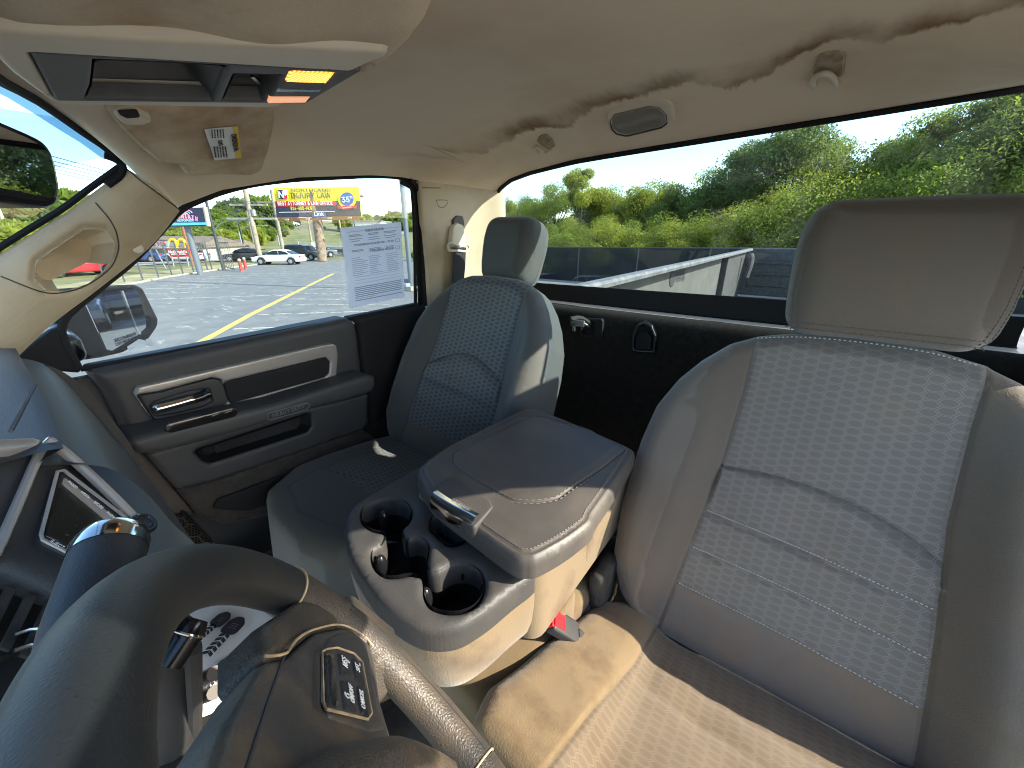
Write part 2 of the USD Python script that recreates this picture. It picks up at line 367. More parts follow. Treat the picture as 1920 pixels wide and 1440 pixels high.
sidecloth = mat('shade_darkened_soiled_cloth', (.078, .068, .056), .95, (.10, .075, .05), 5, (.42, .75), bscale=420, bstr=.6, bdist=.0012, sheen=.2, spec=.2, extra=speckle('s', 700, 0, .35, (.05, .043, .036)))  # darker tone paints in pillar shade on the outer bolster; brown patches are soil
hexcloth = mat('honeycomb_cloth', (.118, .103, .090), .95, (.145, .105, .07), 5, (.5, .85), bscale=420, bstr=.5, bdist=.001, sheen=.2, spec=.2, uvw=True,
               extra=chain(speckle('s', 700, 0, .4, (.075, .073, .07)), hexes(.0205, .0138, (.175, .160, .144), d0=.13, w=.08)))
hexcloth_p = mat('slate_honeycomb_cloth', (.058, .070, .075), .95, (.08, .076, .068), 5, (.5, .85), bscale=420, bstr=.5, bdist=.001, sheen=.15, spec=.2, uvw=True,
               extra=chain(speckle('s', 700, 0, .4, (.04, .047, .05)), hexes(.0205, .0138, (.15, .16, .16), d0=.16, w=.14)))
hexdirt = mat('soiled_cushion_cloth', (.112, .086, .058), .95, (.08, .054, .032), 7, (.35, .65), bscale=900, bstr=.4, bdist=.0006, sheen=.2, spec=.2, uvw=True,
               extra=chain(speckle('s', 600, 0, .35, (.12, .095, .062)), hexes(.0205, .0138, (.26, .21, .14), d0=.14, w=.1, amt=.28)))
tanfab = mat('soiled_tan_cloth', (.142, .100, .053), .95, (.062, .034, .015), 11, (.50, .76), bscale=380, bstr=.6, bdist=.0012, sheen=.2, spec=.2, extra=speckle('s', 800, 0, .3, (.12, .088, .048)))
plast = mat('dark_grained_plastic', (.018, .0185, .020), .55, (.028, .0265, .025), 9, (.4, .75), bkind='cell', bscale=650, bstr=.25, bdist=.0006)
ovh = mat('worn_grey_overhead_plastic', (.075, .073, .07), .6, (.11, .105, .1), 14, (.35, .65), bkind='cell', bscale=600, bstr=.25, bdist=.0006)
plast2 = mat('charcoal_door_plastic', (.028, .0285, .030), .55, (.038, .036, .033), 7, (.4, .75), bkind='cell', bscale=600, bstr=.25, bdist=.0006)
contop = mat('grained_console_plastic', (.040, .039, .038), .52, (.058, .052, .045), 12, (.45, .75), bkind='cell', bscale=700, bstr=.35, bdist=.0006, spec=.35, fleck=((.4, .38, .34), 160, .73))
gloss = mat('gloss_black_plastic', (.008, .008, .009), .18, bstr=0)
rubber = mat('black_rubber', (.009, .009, .0095), .7, bscale=300, bstr=.2, spec=.25)
carpet = mat('black_carpet', (.009, .0085, .0075), .98, (.02, .018, .013), 60, (.4, .7), bscale=700, bstr=1.0, bdist=.002, spec=.1, sheen=.15)
dusty = mat('dusty_black_plastic', (.035, .029, .023), .8, (.014, .013, .012), 40, (.4, .62), bscale=300, bstr=.3)
vinyl = mat('dark_grey_vinyl', (.046, .042, .038), .52, (.085, .072, .058), 5, (.48, .8), bkind='voronoi', bscale=300, bstr=.35, bdist=.0008)
leather = mat('worn_pebbled_leather', (.030, .027, .024), .47, (.075, .056, .036), 12, (.42, .72), bkind='voronoi', bscale=330, bstr=.8, bdist=.0009, spec=.4)
rimleather = mat('smooth_worn_leather', (.014, .0142, .0147), .5, (.022, .02, .017), 9, (.42, .72), bkind='voronoi', bscale=480, bstr=.32, bdist=.0006, spec=.38, fleck=((.005, .005, .005), 620, .66))
worn = mat('worn_wheel_plastic', (.038, .036, .034), .5, (.10, .073, .045), 11, (.5, .72), bkind='cell', bscale=500, bstr=.25, bdist=.0006)
tandust = mat('tan_dirt_line', (.45, .33, .18), .9, (.26, .19, .11), 60, (.4, .6), bstr=.2)
beige = mat('beige_trim_plastic', (.64, .555, .43), .5, (.58, .47, .33), 4, (.5, .8), bkind='cell', bscale=800, bstr=.15, bdist=.0005)
pilb = mat('dirty_beige_pillar_plastic', (.50, .40, .27), .5, (.38, .28, .17), 5, (.48, .8), bkind='cell', bscale=800, bstr=.15, bdist=.0005)
beigefab = mat('beige_visor_cloth', (.64, .53, .39), .95, (.36, .22, .125), 5.0, (.47, .70), bscale=600, bstr=.5, bdist=.0008, spec=.15, extra=speckle('s', 600, 0, .25, (.3, .24, .17)))
chrome = mat('satin_chrome', (.75, .74, .72), .12, metal=1, bstr=0)
silver = mat('silver_paint', (.36, .325, .29), .32, metal=.45, bstr=0)
steel = mat('steel', (.5, .47, .42), .35, metal=1, bscale=200, bstr=.1)
zinc = mat('weathered_zinc_rail', (.095, .095, .092), .6, (.16, .155, .148), 8, (.4, .6), bscale=60, bstr=.1, fleck=((.08, .075, .07), 30, .6))
mirror = mat('mirror_glass', (.62, .64, .65), .015, metal=1, bstr=0)
red = mat('red_button', (.62, .015, .02), .3, bstr=0)
white = mat('white_print', (.75, .75, .73), .6, bstr=0)
greyprint = mat('grey_print', (.13, .132, .135), .6, bstr=0)
blackprint = mat('black_print', (.03, .03, .035), .7, bstr=0)
brownpl = mat('brown_kick_plastic', (.055, .045, .037), .6, bkind='cell', bscale=600, bstr=.25, bdist=.0006)
webbing = mat('black_webbing', (.02, .02, .021), .8, bscale=900, bstr=.5)
maskp = mat('paper_mat', (.80, .79, .77), .8, (.72, .71, .69), 8, (.4, .7), bscale=40, bstr=.2, bdist=.003)
screen = mat('dark_touch_screen', (.01, .012, .011), .12, bstr=0, fleck=((.04, .04, .035), 220, .66))
bedin = mat('dusty_black_bed_liner', (.035, .034, .032), .8, (.07, .066, .058), 14, (.4, .7), bscale=80, bstr=.4)
bedgrey = mat('grey_bed_wall', (.075, .072, .062), .75, (.10, .095, .08), 3, (.4, .7), bscale=30, bstr=.2, fleck=((.2, .19, .165), 25, .7))
lensm = usdkit.material(stage, '/World/Looks/clear_ribbed_lens', {'p': ('principled_bsdf', {'base_color': (.22, .20, .165), 'roughness': .15, 'coat_weight': 1.0})}, surface='p.BSDF')
amber = usdkit.material(stage, '/World/Looks/lit_amber_lens', {'geo': ('geometry', {}), 'w': ('wave_texture', {'scale': 75, 'bands_direction': 'y'}), 'r': ('map_range', {'from_min': 0, 'from_max': 1, 'to_min': .18, 'to_max': .85}),
    'p': ('principled_bsdf', {'base_color': (.5, .3, .1), 'roughness': .25, 'emission_color': (1.0, .36, .03)})}, [('geo.position', 'w.vector'), ('w.fac', 'r.value'), ('r.result', 'p.emission_strength')], surface='p.BSDF')
amber2 = usdkit.material(stage, '/World/Looks/dim_amber_lens', {'p': ('principled_bsdf', {'base_color': (.6, .36, .2), 'roughness': .25, 'emission_color': (1.0, .40, .16), 'emission_strength': .16})}, surface='p.BSDF')
def glass(name, tint, fac=1.0, dirt=0.0):
    return usdkit.material(stage, '/World/Looks/'+name, {'t': ('transparent_bsdf', {'color': tint}), 'g': ('glossy_bsdf', {'color': (1, 1, 1), 'roughness': .01}), 'f': ('fresnel', {'IOR': 1.35}), 'd': ('diffuse_bsdf', {'color': (.7, .66, .58)}),
        'm': ('mix_closure', {}), 'm2': ('mix_closure', {'fac': dirt})}, [('f.fac', 'm.fac'), ('t.BSDF', 'm.closure1'), ('g.BSDF', 'm.closure2'), ('m.closure', 'm2.closure1'), ('d.BSDF', 'm2.closure2')], surface='m2.closure')
pane = glass('window_glass', (.54, .66, .72)); pane_r = glass('rear_window_glass', (.53, .64, .69), dirt=.004)
wsglass = usdkit.material(stage, '/World/Looks/windshield_glass', {'t': ('transparent_bsdf', {'color': (.52, .66, .74)}), 'g': ('glossy_bsdf', {'roughness': .01}), 'm': ('mix_closure', {'fac': .03})}, [('t.BSDF', 'm.closure1'), ('g.BSDF', 'm.closure2')], surface='m.closure')
frit = usdkit.material(stage, '/World/Looks/dotted_blue_band', {'t': ('transparent_bsdf', {'color': (.30, .40, .46)}), 'g': ('diffuse_bsdf', {'color': (.1, .2, .3)}), 'm': ('mix_closure', {'fac': .15})}, [('t.BSDF', 'm.closure1'), ('g.BSDF', 'm.closure2')], surface='m.closure')
paper = usdkit.material(stage, '/World/Looks/window_paper', {'d': ('diffuse_bsdf', {'color': (.84, .86, .90)}), 't': ('translucent_bsdf', {'color': (.86, .89, .98)}), 'm': ('mix_closure', {'fac': .5})}, [('d.BSDF', 'm.closure1'), ('t.BSDF', 'm.closure2')], surface='m.closure')
# ================================================================ the truck: shell, headliner, pillars, windows, bed
truck = thing('pickup_truck', 'beige and black pickup cab around the camera with long open bed behind', 'pickup truck', (0, -1.2, -H))
ye = np.array([-.24, -.275, -.31, -.41, -.6, -.83, -.95, -1.05, -1.2, -1.34]); xe_ = np.array([.715, .745, .765, .768, .768, .768, .768, .762, .735, .68]); ze_ = np.array([.132, .085, .055, .098, .143, .172, .178, .172, .168, .158])
zc = lambda y: np.interp(-y, [.03, .06, .12, .25, .45, .7, .95, 1.08, 1.16, 1.21, 1.27], [.122, .145, .19, .245, .29, .32, .325, .315, .292, .262, .222])
zb2 = lambda x: -.172-.012*np.clip((x+.3)/1.0, 0, 1)
zt = lambda x: np.interp(x, [-.85, -.66, -.2, .3, .5, .6, .66, .70], [.262, .26, .243, .226, .211, .197, .176, .148])
yt = lambda x: -1.27-.085*np.clip((x-.02)/.68, 0, 1)**2.5; yb = lambda x: -1.345-.03*np.minimum(abs((x-.02)/.68), 1)**2.5
NX, NT = 97, 90
HL = np.zeros((NT, NX, 3)); s_ = np.linspace(-1, 1, NX); s_ = np.sign(s_)*(1-(1-np.abs(s_))**1.25)
for i, t in enumerate(np.linspace(0, 1, NT)):
    ys = -.24+(-1.345+.24)*t; sx = np.abs(s_)**2.2
    y = (-.045-.195*sx)*(1-t)+(-1.255-.09*sx)*t
    ex_, ez_ = np.interp(-ys, -ye, xe_), np.interp(-ys, -ye, ze_)
    pz = 2.1+1.2*min(1, t*1.6) - 1.0*max(0, t-.75)/.25
    z = ez_+(np.array([zc(a) for a in y])-ez_)*(1-np.abs(s_)**pz)
    HL[i] = np.stack([.02+s_*(ex_-.02), y, z], 1)
tgt = np.stack([HL[-1, :, 0], yt(HL[-1, :, 0])+.004, zt(HL[-1, :, 0])], 1)-HL[-1]; tgt[:, 0] = 0
for i, t in enumerate(np.linspace(0, 1, NT)): u = np.clip((t-.72)/.28, 0, 1); HL[i] += tgt*u*u*(3-2*u)
HLv = HL.reshape(-1, 3)
dv = HLv-E0; dep = dv@FW
HLpx = np.stack([960+FPX*(dv@RT)/np.maximum(dep, 1e-3), 720-FPX*(dv@UPV)/np.maximum(dep, 1e-3)], 1); HLpx[dep < .03] = 1e6
HLtree = cKDTree(HLpx)
def on_hl(u, v):
    d, i = HLtree.query([u, v], k=4); w = 1/(d+1e-6); return (HLv[i]*w[:, None]).sum(0)/w.sum()
st = np.array([on_hl(*p) for p in [(700, 306), (760, 292), (812, 276), (850, 288), (880, 308), (905, 290), (950, 265), (1000, 238), (1060, 240), (1110, 205), (1200, 180), (1290, 152), (1360, 168), (1440, 138), (1520, 92), (1580, 70), (1650, 80), (1720, 52), (1800, 48), (1860, 22), (1920, 8)]])
st = st[np.argsort(st[:, 0])]; X0, X1 = -.75, .8
def stain(nd, ln, last, pos):
    ramp = [((x-X0)/(X1-X0), ((y+1.4),)*3) for x, y in zip(st[:, 0], st[:, 1])]
    nd['sx'] = ('separate_xyz', {}); ln.append((pos, 'sx.vector'))
    nd['mx'] = ('map_range', {'from_min': X0, 'from_max': X1, 'to_min': 0., 'to_max': 1., 'clamp': True}); ln.append(('sx.x', 'mx.value'))
    nd['rp'] = ('rgb_ramp', {'ramp': ramp}); ln.append(('mx.result', 'rp.fac'))
    nd['bw'] = ('rgb_to_bw', {}); ln.append(('rp.color', 'bw.color'))
    nd['yy'] = ('math', {'math_type': 'add', 'value2': 1.4}); ln.append(('sx.y', 'yy.value1'))
    nd['df'] = ('math', {'math_type': 'subtract'}); ln += [('yy.value', 'df.value1'), ('bw.val', 'df.value2')]
    nd['tm'] = ('mapping', {'scale': (42, 12, 12)}); ln.append((pos, 'tm.vector'))
    nd['tn'] = ('noise_texture', {'scale': 1.0, 'detail': 5, 'roughness': .6, 'distortion': .4}); ln.append(('tm.vector', 'tn.vector'))
    nd['t2'] = ('math', {'math_type': 'multiply_add', 'value2': .070, 'value3': -.028}); ln.append(('tn.fac', 't2.value1'))
    nd['dd'] = ('math', {'math_type': 'add'}); ln += [('df.value', 'dd.value1'), ('t2.value', 'dd.value2')]
    nd['e1'] = ('map_range', {'range_type': 'smoothstep', 'from_min': -.004, 'from_max': .016, 'clamp': True}); ln.append(('dd.value', 'e1.value'))
    nd['e2'] = ('map_range', {'range_type': 'smoothstep', 'from_min': .0, 'from_max': .115, 'to_min': 1., 'to_max': 0., 'clamp': True}); ln.append(('dd.value', 'e2.value'))
    nd['e3'] = ('math', {'math_type': 'multiply'}); ln += [('e1.result', 'e3.value1'), ('e2.result', 'e3.value2')]
    nd['pn'] = ('noise_texture', {'scale': 7, 'detail': 3}); ln.append((pos, 'pn.vector'))
    nd['pr'] = ('map_range', {'from_min': .34, 'from_max': .62, 'to_min': .30, 'to_max': .95, 'clamp': True}); ln.append(('pn.fac', 'pr.value'))
    nd['ed'] = ('map_range', {'from_min': .58, 'from_max': .70, 'to_min': 1., 'to_max': 0., 'clamp': True}); nd['e5'] = ('math', {'math_type': 'multiply'}); ln += [('sx.x', 'ed.value'), ('ed.result', 'e5.value1'), ('pr.result', 'e5.value2')]
    nd['e4'] = ('math', {'math_type': 'multiply'}); ln += [('e3.value', 'e4.value1'), ('e5.value', 'e4.value2')]
    nd['stm'] = ('mix', {'color2': (.19, .10, .045)}); ln += [('e4.value', 'stm.fac'), (last, 'stm.color1')]
    return 'stm.color'
headl = mat('stained_beige_headliner', (.74, .615, .465), .95, (.62, .475, .325), 3.2, (.45, .8), bscale=900, bstr=.35, bdist=.0006, spec=.15, extra=chain(speckle('s', 900, 0, .15, (.5, .42, .32)), stain))
t_ = grid(HL); obj('headliner', (HLv, np.asarray(t_.faces)[:, ::-1], vnorm(HLv, np.asarray(t_.faces)[:, ::-1]), HLv[:, :2]), headl, truck)
RF = HL.copy(); RF[:, :, 2] += .035; RF[:, :, 0] = .02+(RF[:, :, 0]-.02)*1.06; RF[0, :, 1] += .03; RF[-1, :, 1] -= .06
obj('roof', grid(RF), beige, truck, smooth=True, label='painted steel roof above the headliner')
# left side of the cab: roof rail, rear pillar shaped to throw shade, windshield pillar (the driver's door stands open)
lr = [(-.755, y, z+.02) for y, z in zip(ye, ze_)]
obj('roof_rail', cat_(tube(curve(lr, 24), .03, 8)), beige, truck)
obj('door_pillar', grid([[(-.84, -1.40, z), (-.80, -1.2, z), (-.78, y, z), (-.80, y, z), (-.86, -1.42, z)] for z, y in ((.2, -.62), (.16, -.66), (.13, -.72), (.09, -.77), (.03, -.81), (-.05, -.85), (-.12, -.93), (-.2, -1.0), (-1.0, -1.0))]), beige, truck, label='unseen beige pillar behind the driver side opening, front edge shaped to cast shade')  # out of view; edge brought forward and curved to shadow the lid and seat
obj('windshield_pillar', tube([(-.68, -.2, .14), (-.72, .1, .0), (-.76, .5, -.25)], .04, 8), beige, truck)
# right windshield pillar with its grab handle
eA = np.vstack([atx(.71, (236, 316)), atx(.712, (180, 357)), atx(.714, (125, 398)), atx(.716, (62, 437)), atx(.718, (0, 476)), atx(.72, (-90, 530))])
eB = np.vstack([atx(.768, (337, 396)), atx(.768, (290, 455)), atx(.766, (238, 500)), atx(.762, (172, 552)), atx(.752, (98, 608)), atx(.745, (12, 690))])
A_, B_ = curve(eA, 31), curve(eB, 31); PG = []
w_ = np.linspace(0, 1, 15)
for a, b in zip(A_, B_):
    row = a+(b-a)*w_[:, None]; bul = np.sin(np.pi*np.clip(w_, 0, 1))**.7*.022
    PG.append(row+np.array([-1, -.15, 0])*bul[:, None])
PG = np.array(PG)
pv = PG.reshape(-1, 3); d_ = pv-E0; ppx = np.stack([960+FPX*(d_@RT)/(d_@FW), 720-FPX*(d_@UPV)/(d_@FW)], 1)
hole = smoothpoly([(68, 492), (120, 455), (158, 430), (200, 432), (216, 452), (214, 478), (196, 508), (165, 533), (125, 545), (84, 543), (66, 525)], 8)
# fine re-grid so that the opening's edge is clean
from scipy.interpolate import RegularGridInterpolator
ri = RegularGridInterpolator((np.arange(31), np.arange(15)), PG); uu, vv_ = np.meshgrid(np.linspace(0, 30, 241), np.linspace(0, 14, 113), indexing='ij')
PF = ri(np.stack([uu, vv_], -1)); g_ = grid(PF); pv = np.asarray(g_.vertices); d_ = pv-E0; ppx = np.stack([960+FPX*(d_@RT)/(d_@FW), 720-FPX*(d_@UPV)/(d_@FW)], 1)
dist = shapely.distance(shapely.points(ppx), hole.boundary); ins = shapely.contains_xy(hole, ppx[:, 0], ppx[:, 1])
ff = np.asarray(g_.faces); cen = ppx[ff].mean(1); outm = ~shapely.contains_xy(hole, cen[:, 0], cen[:, 1])
roll = np.where(~ins, np.exp(-(dist/9)**2)*.007, 0)
pv2 = pv + np.array([1., .1, 0])*roll[:, None]
n_ = vnorm(pv2, ff); sg = -np.sign((n_*[1, 0.5, 0]).sum(1).mean()); ffo = ff if sg > 0 else ff[:, ::-1]
apil = obj('windshield_pillar', (pv2, ffo[outm], vnorm(pv2, ffo), pv2[:, 1:]), pilb, truck, label='beige windshield pillar with a moulded grab handle, passenger side')
# recess behind the grab handle: tapered wall and floor, open along the lower right so that daylight shows through
hb = resample(np.asarray(hole.exterior.coords), 3)
from scipy.interpolate import LinearNDInterpolator
lni = LinearNDInterpolator(ppx, pv2); nr = cKDTree(ppx)
def onpil(p): q = lni(np.asarray(p, float)); b = np.isnan(q).any(1); q[b] = pv2[nr.query(np.asarray(p, float)[b])[1]] if b.any() else 0; return q
top_ = onpil(hb)
for _ in range(6): top_ = (np.roll(top_, 1, 0)+2*top_+np.roll(top_, -1, 0))/4
low_ = top_+np.array([.045, .010, 0])+((top_.mean(0)-top_)*.30)
wall = grid(np.stack([top_, (top_*.4+low_*.6)+(top_-top_.mean(0))*.02, low_], 0))
keep = np.array([(hb[i % len(hb)][0]-135)*.5+(hb[i % len(hb)][1]-490)*1.0 < 41 for i in range(len(hb))])
wf = np.asarray(wall.faces); wk = keep[wf[:, 0] % len(hb)]
obj('handle_recess', trimesh.Trimesh(wall.vertices, wf[wk], process=False), pilb, apil, smooth=True)
lk = low_[keep]; lo_ = np.nonzero(keep)[0]; br2 = int(np.argmax(np.diff(np.r_[lo_, lo_[0]+len(keep)]))); lk = np.roll(lk, -(br2+1), 0); nL = len(lk)
obj('recess_floor', trimesh.Trimesh(np.vstack([lk, lk.mean(0)+[.004, 0, 0]]), [(a, (a+1), nL) for a in range(nL-1)]+[(nL-1, 0, nL)], process=False), pilb, apil, smooth=True)
for nm, sl in (('pillar_seam', [(236, 316), (262, 338), (300, 366), (337, 394)]), ('cover_seam', [(178, 380), (205, 412), (219, 440), (222, 470), (205, 505), (160, 537), (110, 550), (70, 545), (0, 518)])):
    q = onpil(np.array(curve([(a, b, 0) for a, b in sl], 40))[:, :2]); obj(nm, tube(q-[.0012, .0006, 0], .0011, 5), blackprint if nm == 'pillar_seam' else brownpl, apil)
obj('screw_cover', lathe([(0, .0012), (.0085, .001), (.010, 0)], pv2[nr.query([258, 466])[1]]-[.001, 0, 0], (-1, -.2, 0), 20), beige, apil)
# windshield: glass, dotted band, black edge
hd = np.array([(x, -.045-.195*(abs((x-.02)/.695))**2.2-.0, (HL[0, :, 2][np.argmin(abs(HL[0, :, 0]-x))])) for x in np.linspace(-.675, .715, 25)])
cw = np.array([(x*1.12, .62-.3*(x/.72)**2, -.22) for x in np.linspace(-.675, .715, 25)])
WS = np.array([hd*(1-t)+cw*t+np.array([0, 0, .05*math.sin(math.pi*t)]) for t in np.linspace(0, 1, 16)])
obj('windshield', grid(WS+[0, 0, .012]), wsglass, truck, smooth=True)
obj('tint_band', grid(np.stack([hd*(1-t)+cw*t+[0, 0, .05*math.sin(math.pi*t)+.008] for t in (0, .025, .05)], 0)), frit, truck, smooth=True, label='dotted blue shade band along the top of the windshield')
ws_edge = np.vstack([hd+[0, .004, -.004], curve(eA, 30)[2:]+[-.002, .004, .006]])
obj('windshield_seal', cat_(tube(hd+[0, .004, -.002], .006, 6), tube(curve(eA, 30)+[-.001, .006, .004], .0055, 6), tube(curve(np.vstack([atx(.705, (196, 290), (218, 299)), atx(.708, (229, 311), (224, 329), (200, 347))]), 16), .007, 8)), rubber, truck)
# right rear pillar (between door window and back window) with a belt guide
PB = []
for z, tw in ((.172, 0), (.05, 0), (-.08, 0), (-.19, 0), (-.262, 0)):
    PB.append([(.768, -1.005, z), (.752, -1.012, z), (.748, -1.05, z), (.744, -1.12, z), (.735, -1.19, z), (.722, -1.25, z), (.70, -1.30, z), (.672, -1.345, z), (.66, -1.37, z)])
PB = np.array(PB); bp = obj('door_pillar', grid(np.array([curve(r_, 30) for r_ in PB])), pilb, truck, smooth=True, label='beige pillar between passenger door window and back window')
obj('pillar_seam', tube(atx(.7465, (792, 352), (850, 353), (922, 354)) , .0012, 5), blackprint, bp)
e_ = [(818, 375), (822, 386), (829, 389), (836, 386), (839, 376)]
obj('airbag_mark', tube(curve(np.vstack([atx(.7435, *e_), atx(.7435, e_[0])]), 20), .0007, 4), brownpl, bp)
obj('lower_pillar', grid([[(.775, -1.0, z), (.76, -1.05, z), (.735, -1.2, z), (.67, -1.36, z)] for z in (-.262, -.6, -1.0)]), rubber, truck, smooth=True, label='black lower pillar trim behind the passenger door')
# rear window: glass, black frame, ledge, carpeted back wall
zb = -.205
xs = np.linspace(-.80, .70, 45)
obj('rear_window', grid(np.array([[(x, yt(x)*(1-t)+yb(x)*t-.012, zt(x)*(1-t)+(zb-.03)*t) for x in xs] for t in np.linspace(0, 1, 6)])), pane_r, truck, smooth=True)
top = [(x, yt(x)+.002, zt(x)-.004) for x in xs]
obj('window_seal', cat_(tube(top, .008, 6), tube(curve([top[-1], (.70, -1.36, .08), (.702, -1.37, -.05), (.70, -1.37, -.21)], 20), .009, 6),
    grid(np.array([[(x, yb(x)-.012, zb2(x)-.002), (x, yb(x)+.004, zb2(x)), (x, yb(x)+.010, zb2(x)-.006), (x, yb(x)+.013, zb-.012), (x, yb(x)+.02, zb-.030), (x, yb(x)+.03, zb-.034)] for x in xs]))), rubber, truck, smooth=40)
led = [(.020, -.034), (.034, -.038), (.046, -.040)]
obj('ledge_trim', grid(np.array([[(x, yb(x)+a, zb+b) for a, b in led] for x in xs])), beige, truck, smooth=True, label='thin beige strip under the back window')
wp = [(.046, -.041), (.06, -.046), (.075, -.06), (.086, -.082), (.093, -.115), (.097, -.16), (.099, -.3), (.104, -.5), (.11, -.82)]
obj('back_wall', grid(np.array([[(x, yb(x)+a, zb+b) for a, b in wp] for x in np.linspace(-.85, .72, 45)])), carpet, truck, smooth=True, label='black carpeted back wall below the back window')
lat = thing('child_seat_anchor', 'black arched plastic anchor cover on carpeted back wall', 'anchor cover', aty(-1.252, (1205, 660))[0])
pb = ((0, -1.247, 0), (0, 1, .03))
obj('ring', pxpillow([(1183, 660), (1184, 625), (1194, 607), (1208, 602), (1222, 610), (1230, 630), (1228, 665), (1206, 664)], *pb, rc=.006, r=.006, depth=.012, sp=.006, hole=[[(1189, 655), (1190, 628), (1199, 613), (1208, 609), (1218, 616), (1224, 632), (1222, 657)]]), gloss, lat)
obj('flap', pxpillow([(1190, 655), (1191, 632), (1198, 624), (1216, 624), (1222, 633), (1221, 657)], (0, -1.25, 0), (0, 1, .03), rc=.004, r=.004, depth=.01, sp=.006), rubber, lat)
lt = thing('seat_latch', 'small steel seat hook with strap in square black bezel on back wall', 'latch', aty(-1.24, (1100, 610))[0])
obj('bezel', pxpillow([(1083, 598), (1127, 598), (1130, 602), (1129, 636), (1086, 632)], *pb, rc=.003, r=.004, depth=.01, sp=.006, hole=[[(1090, 606), (1114, 605), (1112, 628), (1092, 626)]]), rubber, lt)
hk = np.vstack([aty(-1.24, (1105, 612)), aty(-1.20, (1088, 603)), aty(-1.16, (1074, 606))])
obj('hook', box(aty(-1.165, (1083, 606))[0], (.05, .006, .022), r=.002), steel, lt); obj('hook_stem', tube([hk[0], hk[1]], .006, 8), steel, lt); obj('hook_tip', box(aty(-1.165, (1076, 613))[0], (.012, .006, .03), r=.002), steel, lt)
obj('strap', tube(curve([hk[0]+[0, 0, .01], hk[1]+[0, 0, .012], hk[2]+[.01, 0, .012]], 10), .009, 6), webbing, lt)
# floor, sills, bed
obj('floor', box((0, -.4, -1.03), (1.5, 2.0, .05)), carpet, truck); obj('floor_hump', pillow(smoothpoly([(.02, -.34), (.66, -.34), (.66, .3), (.02, .3)], .05), (0, 0, -.79), (1, 0, 0), (0, 1, 0), r=.06, depth=.2, sp=.03), carpet, truck)
obj('side_body', box((.80, -.45, -.72), (.03, 2.0, .88)), plast, truck)
bed = obj('bed_rail', grid(np.array([[(.735, y, -.345), (.715, y, -.345), (.712, y, -.318), (.722, y, -.298), (.735, y, -.292), (.785, y, -.292), (.80, y, -.302), (.97, y, -.348), (.97, y, -.5)] for y in np.linspace(-1.5, -10.9, 30)])), zinc, truck, smooth=30, label='weathered grey top rail of the bed side')
obj('bed_wall', grid(np.array([[(.95, y, -.35), (.95, y, -1.4)] for y in (-1.5, -8.55)])), bedgrey, truck, smooth=False, label='dusty grey inner bed wall with a small sticker')
obj('bed_corner', box((.90, -9.85, -.9), (.12, 2.6, 1.1), r=.02), bedin, truck)
obj('tailgate', box((.0, -11.0, -.82), (1.95, .12, 1.06), r=.03), bedin, truck, label='dark tailgate closing the far end of the bed')
for k in range(3): obj('tailgate_rib', box((-.05, -10.93, -.6-.25*k), (1.5, .03, .06), r=.01), bedin, truck)
obj('bed_floor', box((0, -6.2, -1.42), (1.9, 9.6, .04)), bedin, truck)
obj('bed_rail', box((-.9, -6.2, -.33), (.12, 9.4, .1), r=.02), zinc, truck)
obj('tie_strap', tube(curve(aty(-10.4, (1403, 482), (1409, 478), (1409, 492), (1400, 520)), 14), .05, 6), zinc, truck)
stk = pxpillow([(1262, 512), (1284, 510), (1283, 528), (1258, 531)], (.945, 0, 0), (-1, 0, 0), rc=.005, r=.001, depth=.001, sp=.2)
sti = obj('sticker', stk, bedgrey, truck)
text_on('sticker_text', 'WARNING', (1263, 517), (1283, 515.5), (.9435, 0, 0), (-1, 0, 0), blackprint, sti, lift=.002, depth=.001, bold=True)
text_on('sticker_text', 'DO NOT EXCEED LOAD', (1261, 523), (1283, 521), (.9435, 0, 0), (-1, 0, 0), blackprint, sti, lift=.002, depth=.001)
text_on('sticker_text', 'KEEP TAILGATE SHUT', (1260, 529), (1283, 526.5), (.9435, 0, 0), (-1, 0, 0), blackprint, sti, lift=.002, depth=.001)
obj('sticker_mark', lathe([(0, .004), (.1, .004), (.12, 0)], atx(.942, (1262, 520))[0], (-1, 0, 0), 14), blackprint, sti)
# ================================================================ overhead: console, visor, lamp, hooks, mirror
op, on = np.array((0, -.1, .14)), np.array((0, -.15, -1.0)); on = on/np.linalg.norm(on)
oc = thing('overhead_console', 'dark overhead console with storage bin and two amber reading lamps', 'overhead console', (.2, -.23, .16))
hint = (1, 0, 0)
obj('surround', pxpillow([(-160, 40), (0, -60), (400, -90), (846, -40), (826, 40), (790, 95), (735, 130), (700, 158), (600, 190), (520, 203), (205, 205), (90, 192), (10, 128), (-60, 60)], op-.002*on, on, hint, rc=.02, r=.035, depth=.05, sp=.012, h=lambda x, y, d: .004*np.sin(x*40)*np.sin(y*31), hole=[[(50, 92), (686, 130), (580, 200), (98, 194)]]), beigefab, oc, label='sagging stained cloth hump around the overhead console')
obj('frame', pxpillow([(-30, 52), (0, 57), (300, 78), (722, 97), (732, 101), (728, 108), (700, 118), (525, 201), (500, 203), (110, 198), (92, 190), (20, 140), (-60, 62)], op+.004*on, on, hint, rc=.006, r=.008, depth=.012, sp=.008, hole=[[(60, 102), (676, 138), (577, 192), (106, 187)]]), beige, oc)
binh = [(178, 112), (330, 118), (428, 124), (400, 190), (160, 186), (172, 160)]
cub = [(440, 139), (532, 141), (512, 176), (492, 190), (418, 189)]
bz = obj('bezel', pxpillow([(56, 98), (680, 134), (575, 195), (104, 190)], op+.0045*on, on, hint, rc=.003, r=.004, depth=.012, sp=.006, hole=[binh, cub, [(546, 134), (628, 137), (612, 156), (536, 154)], [(506, 182), (582, 182), (574, 192), (502, 193)]]), ovh, oc)
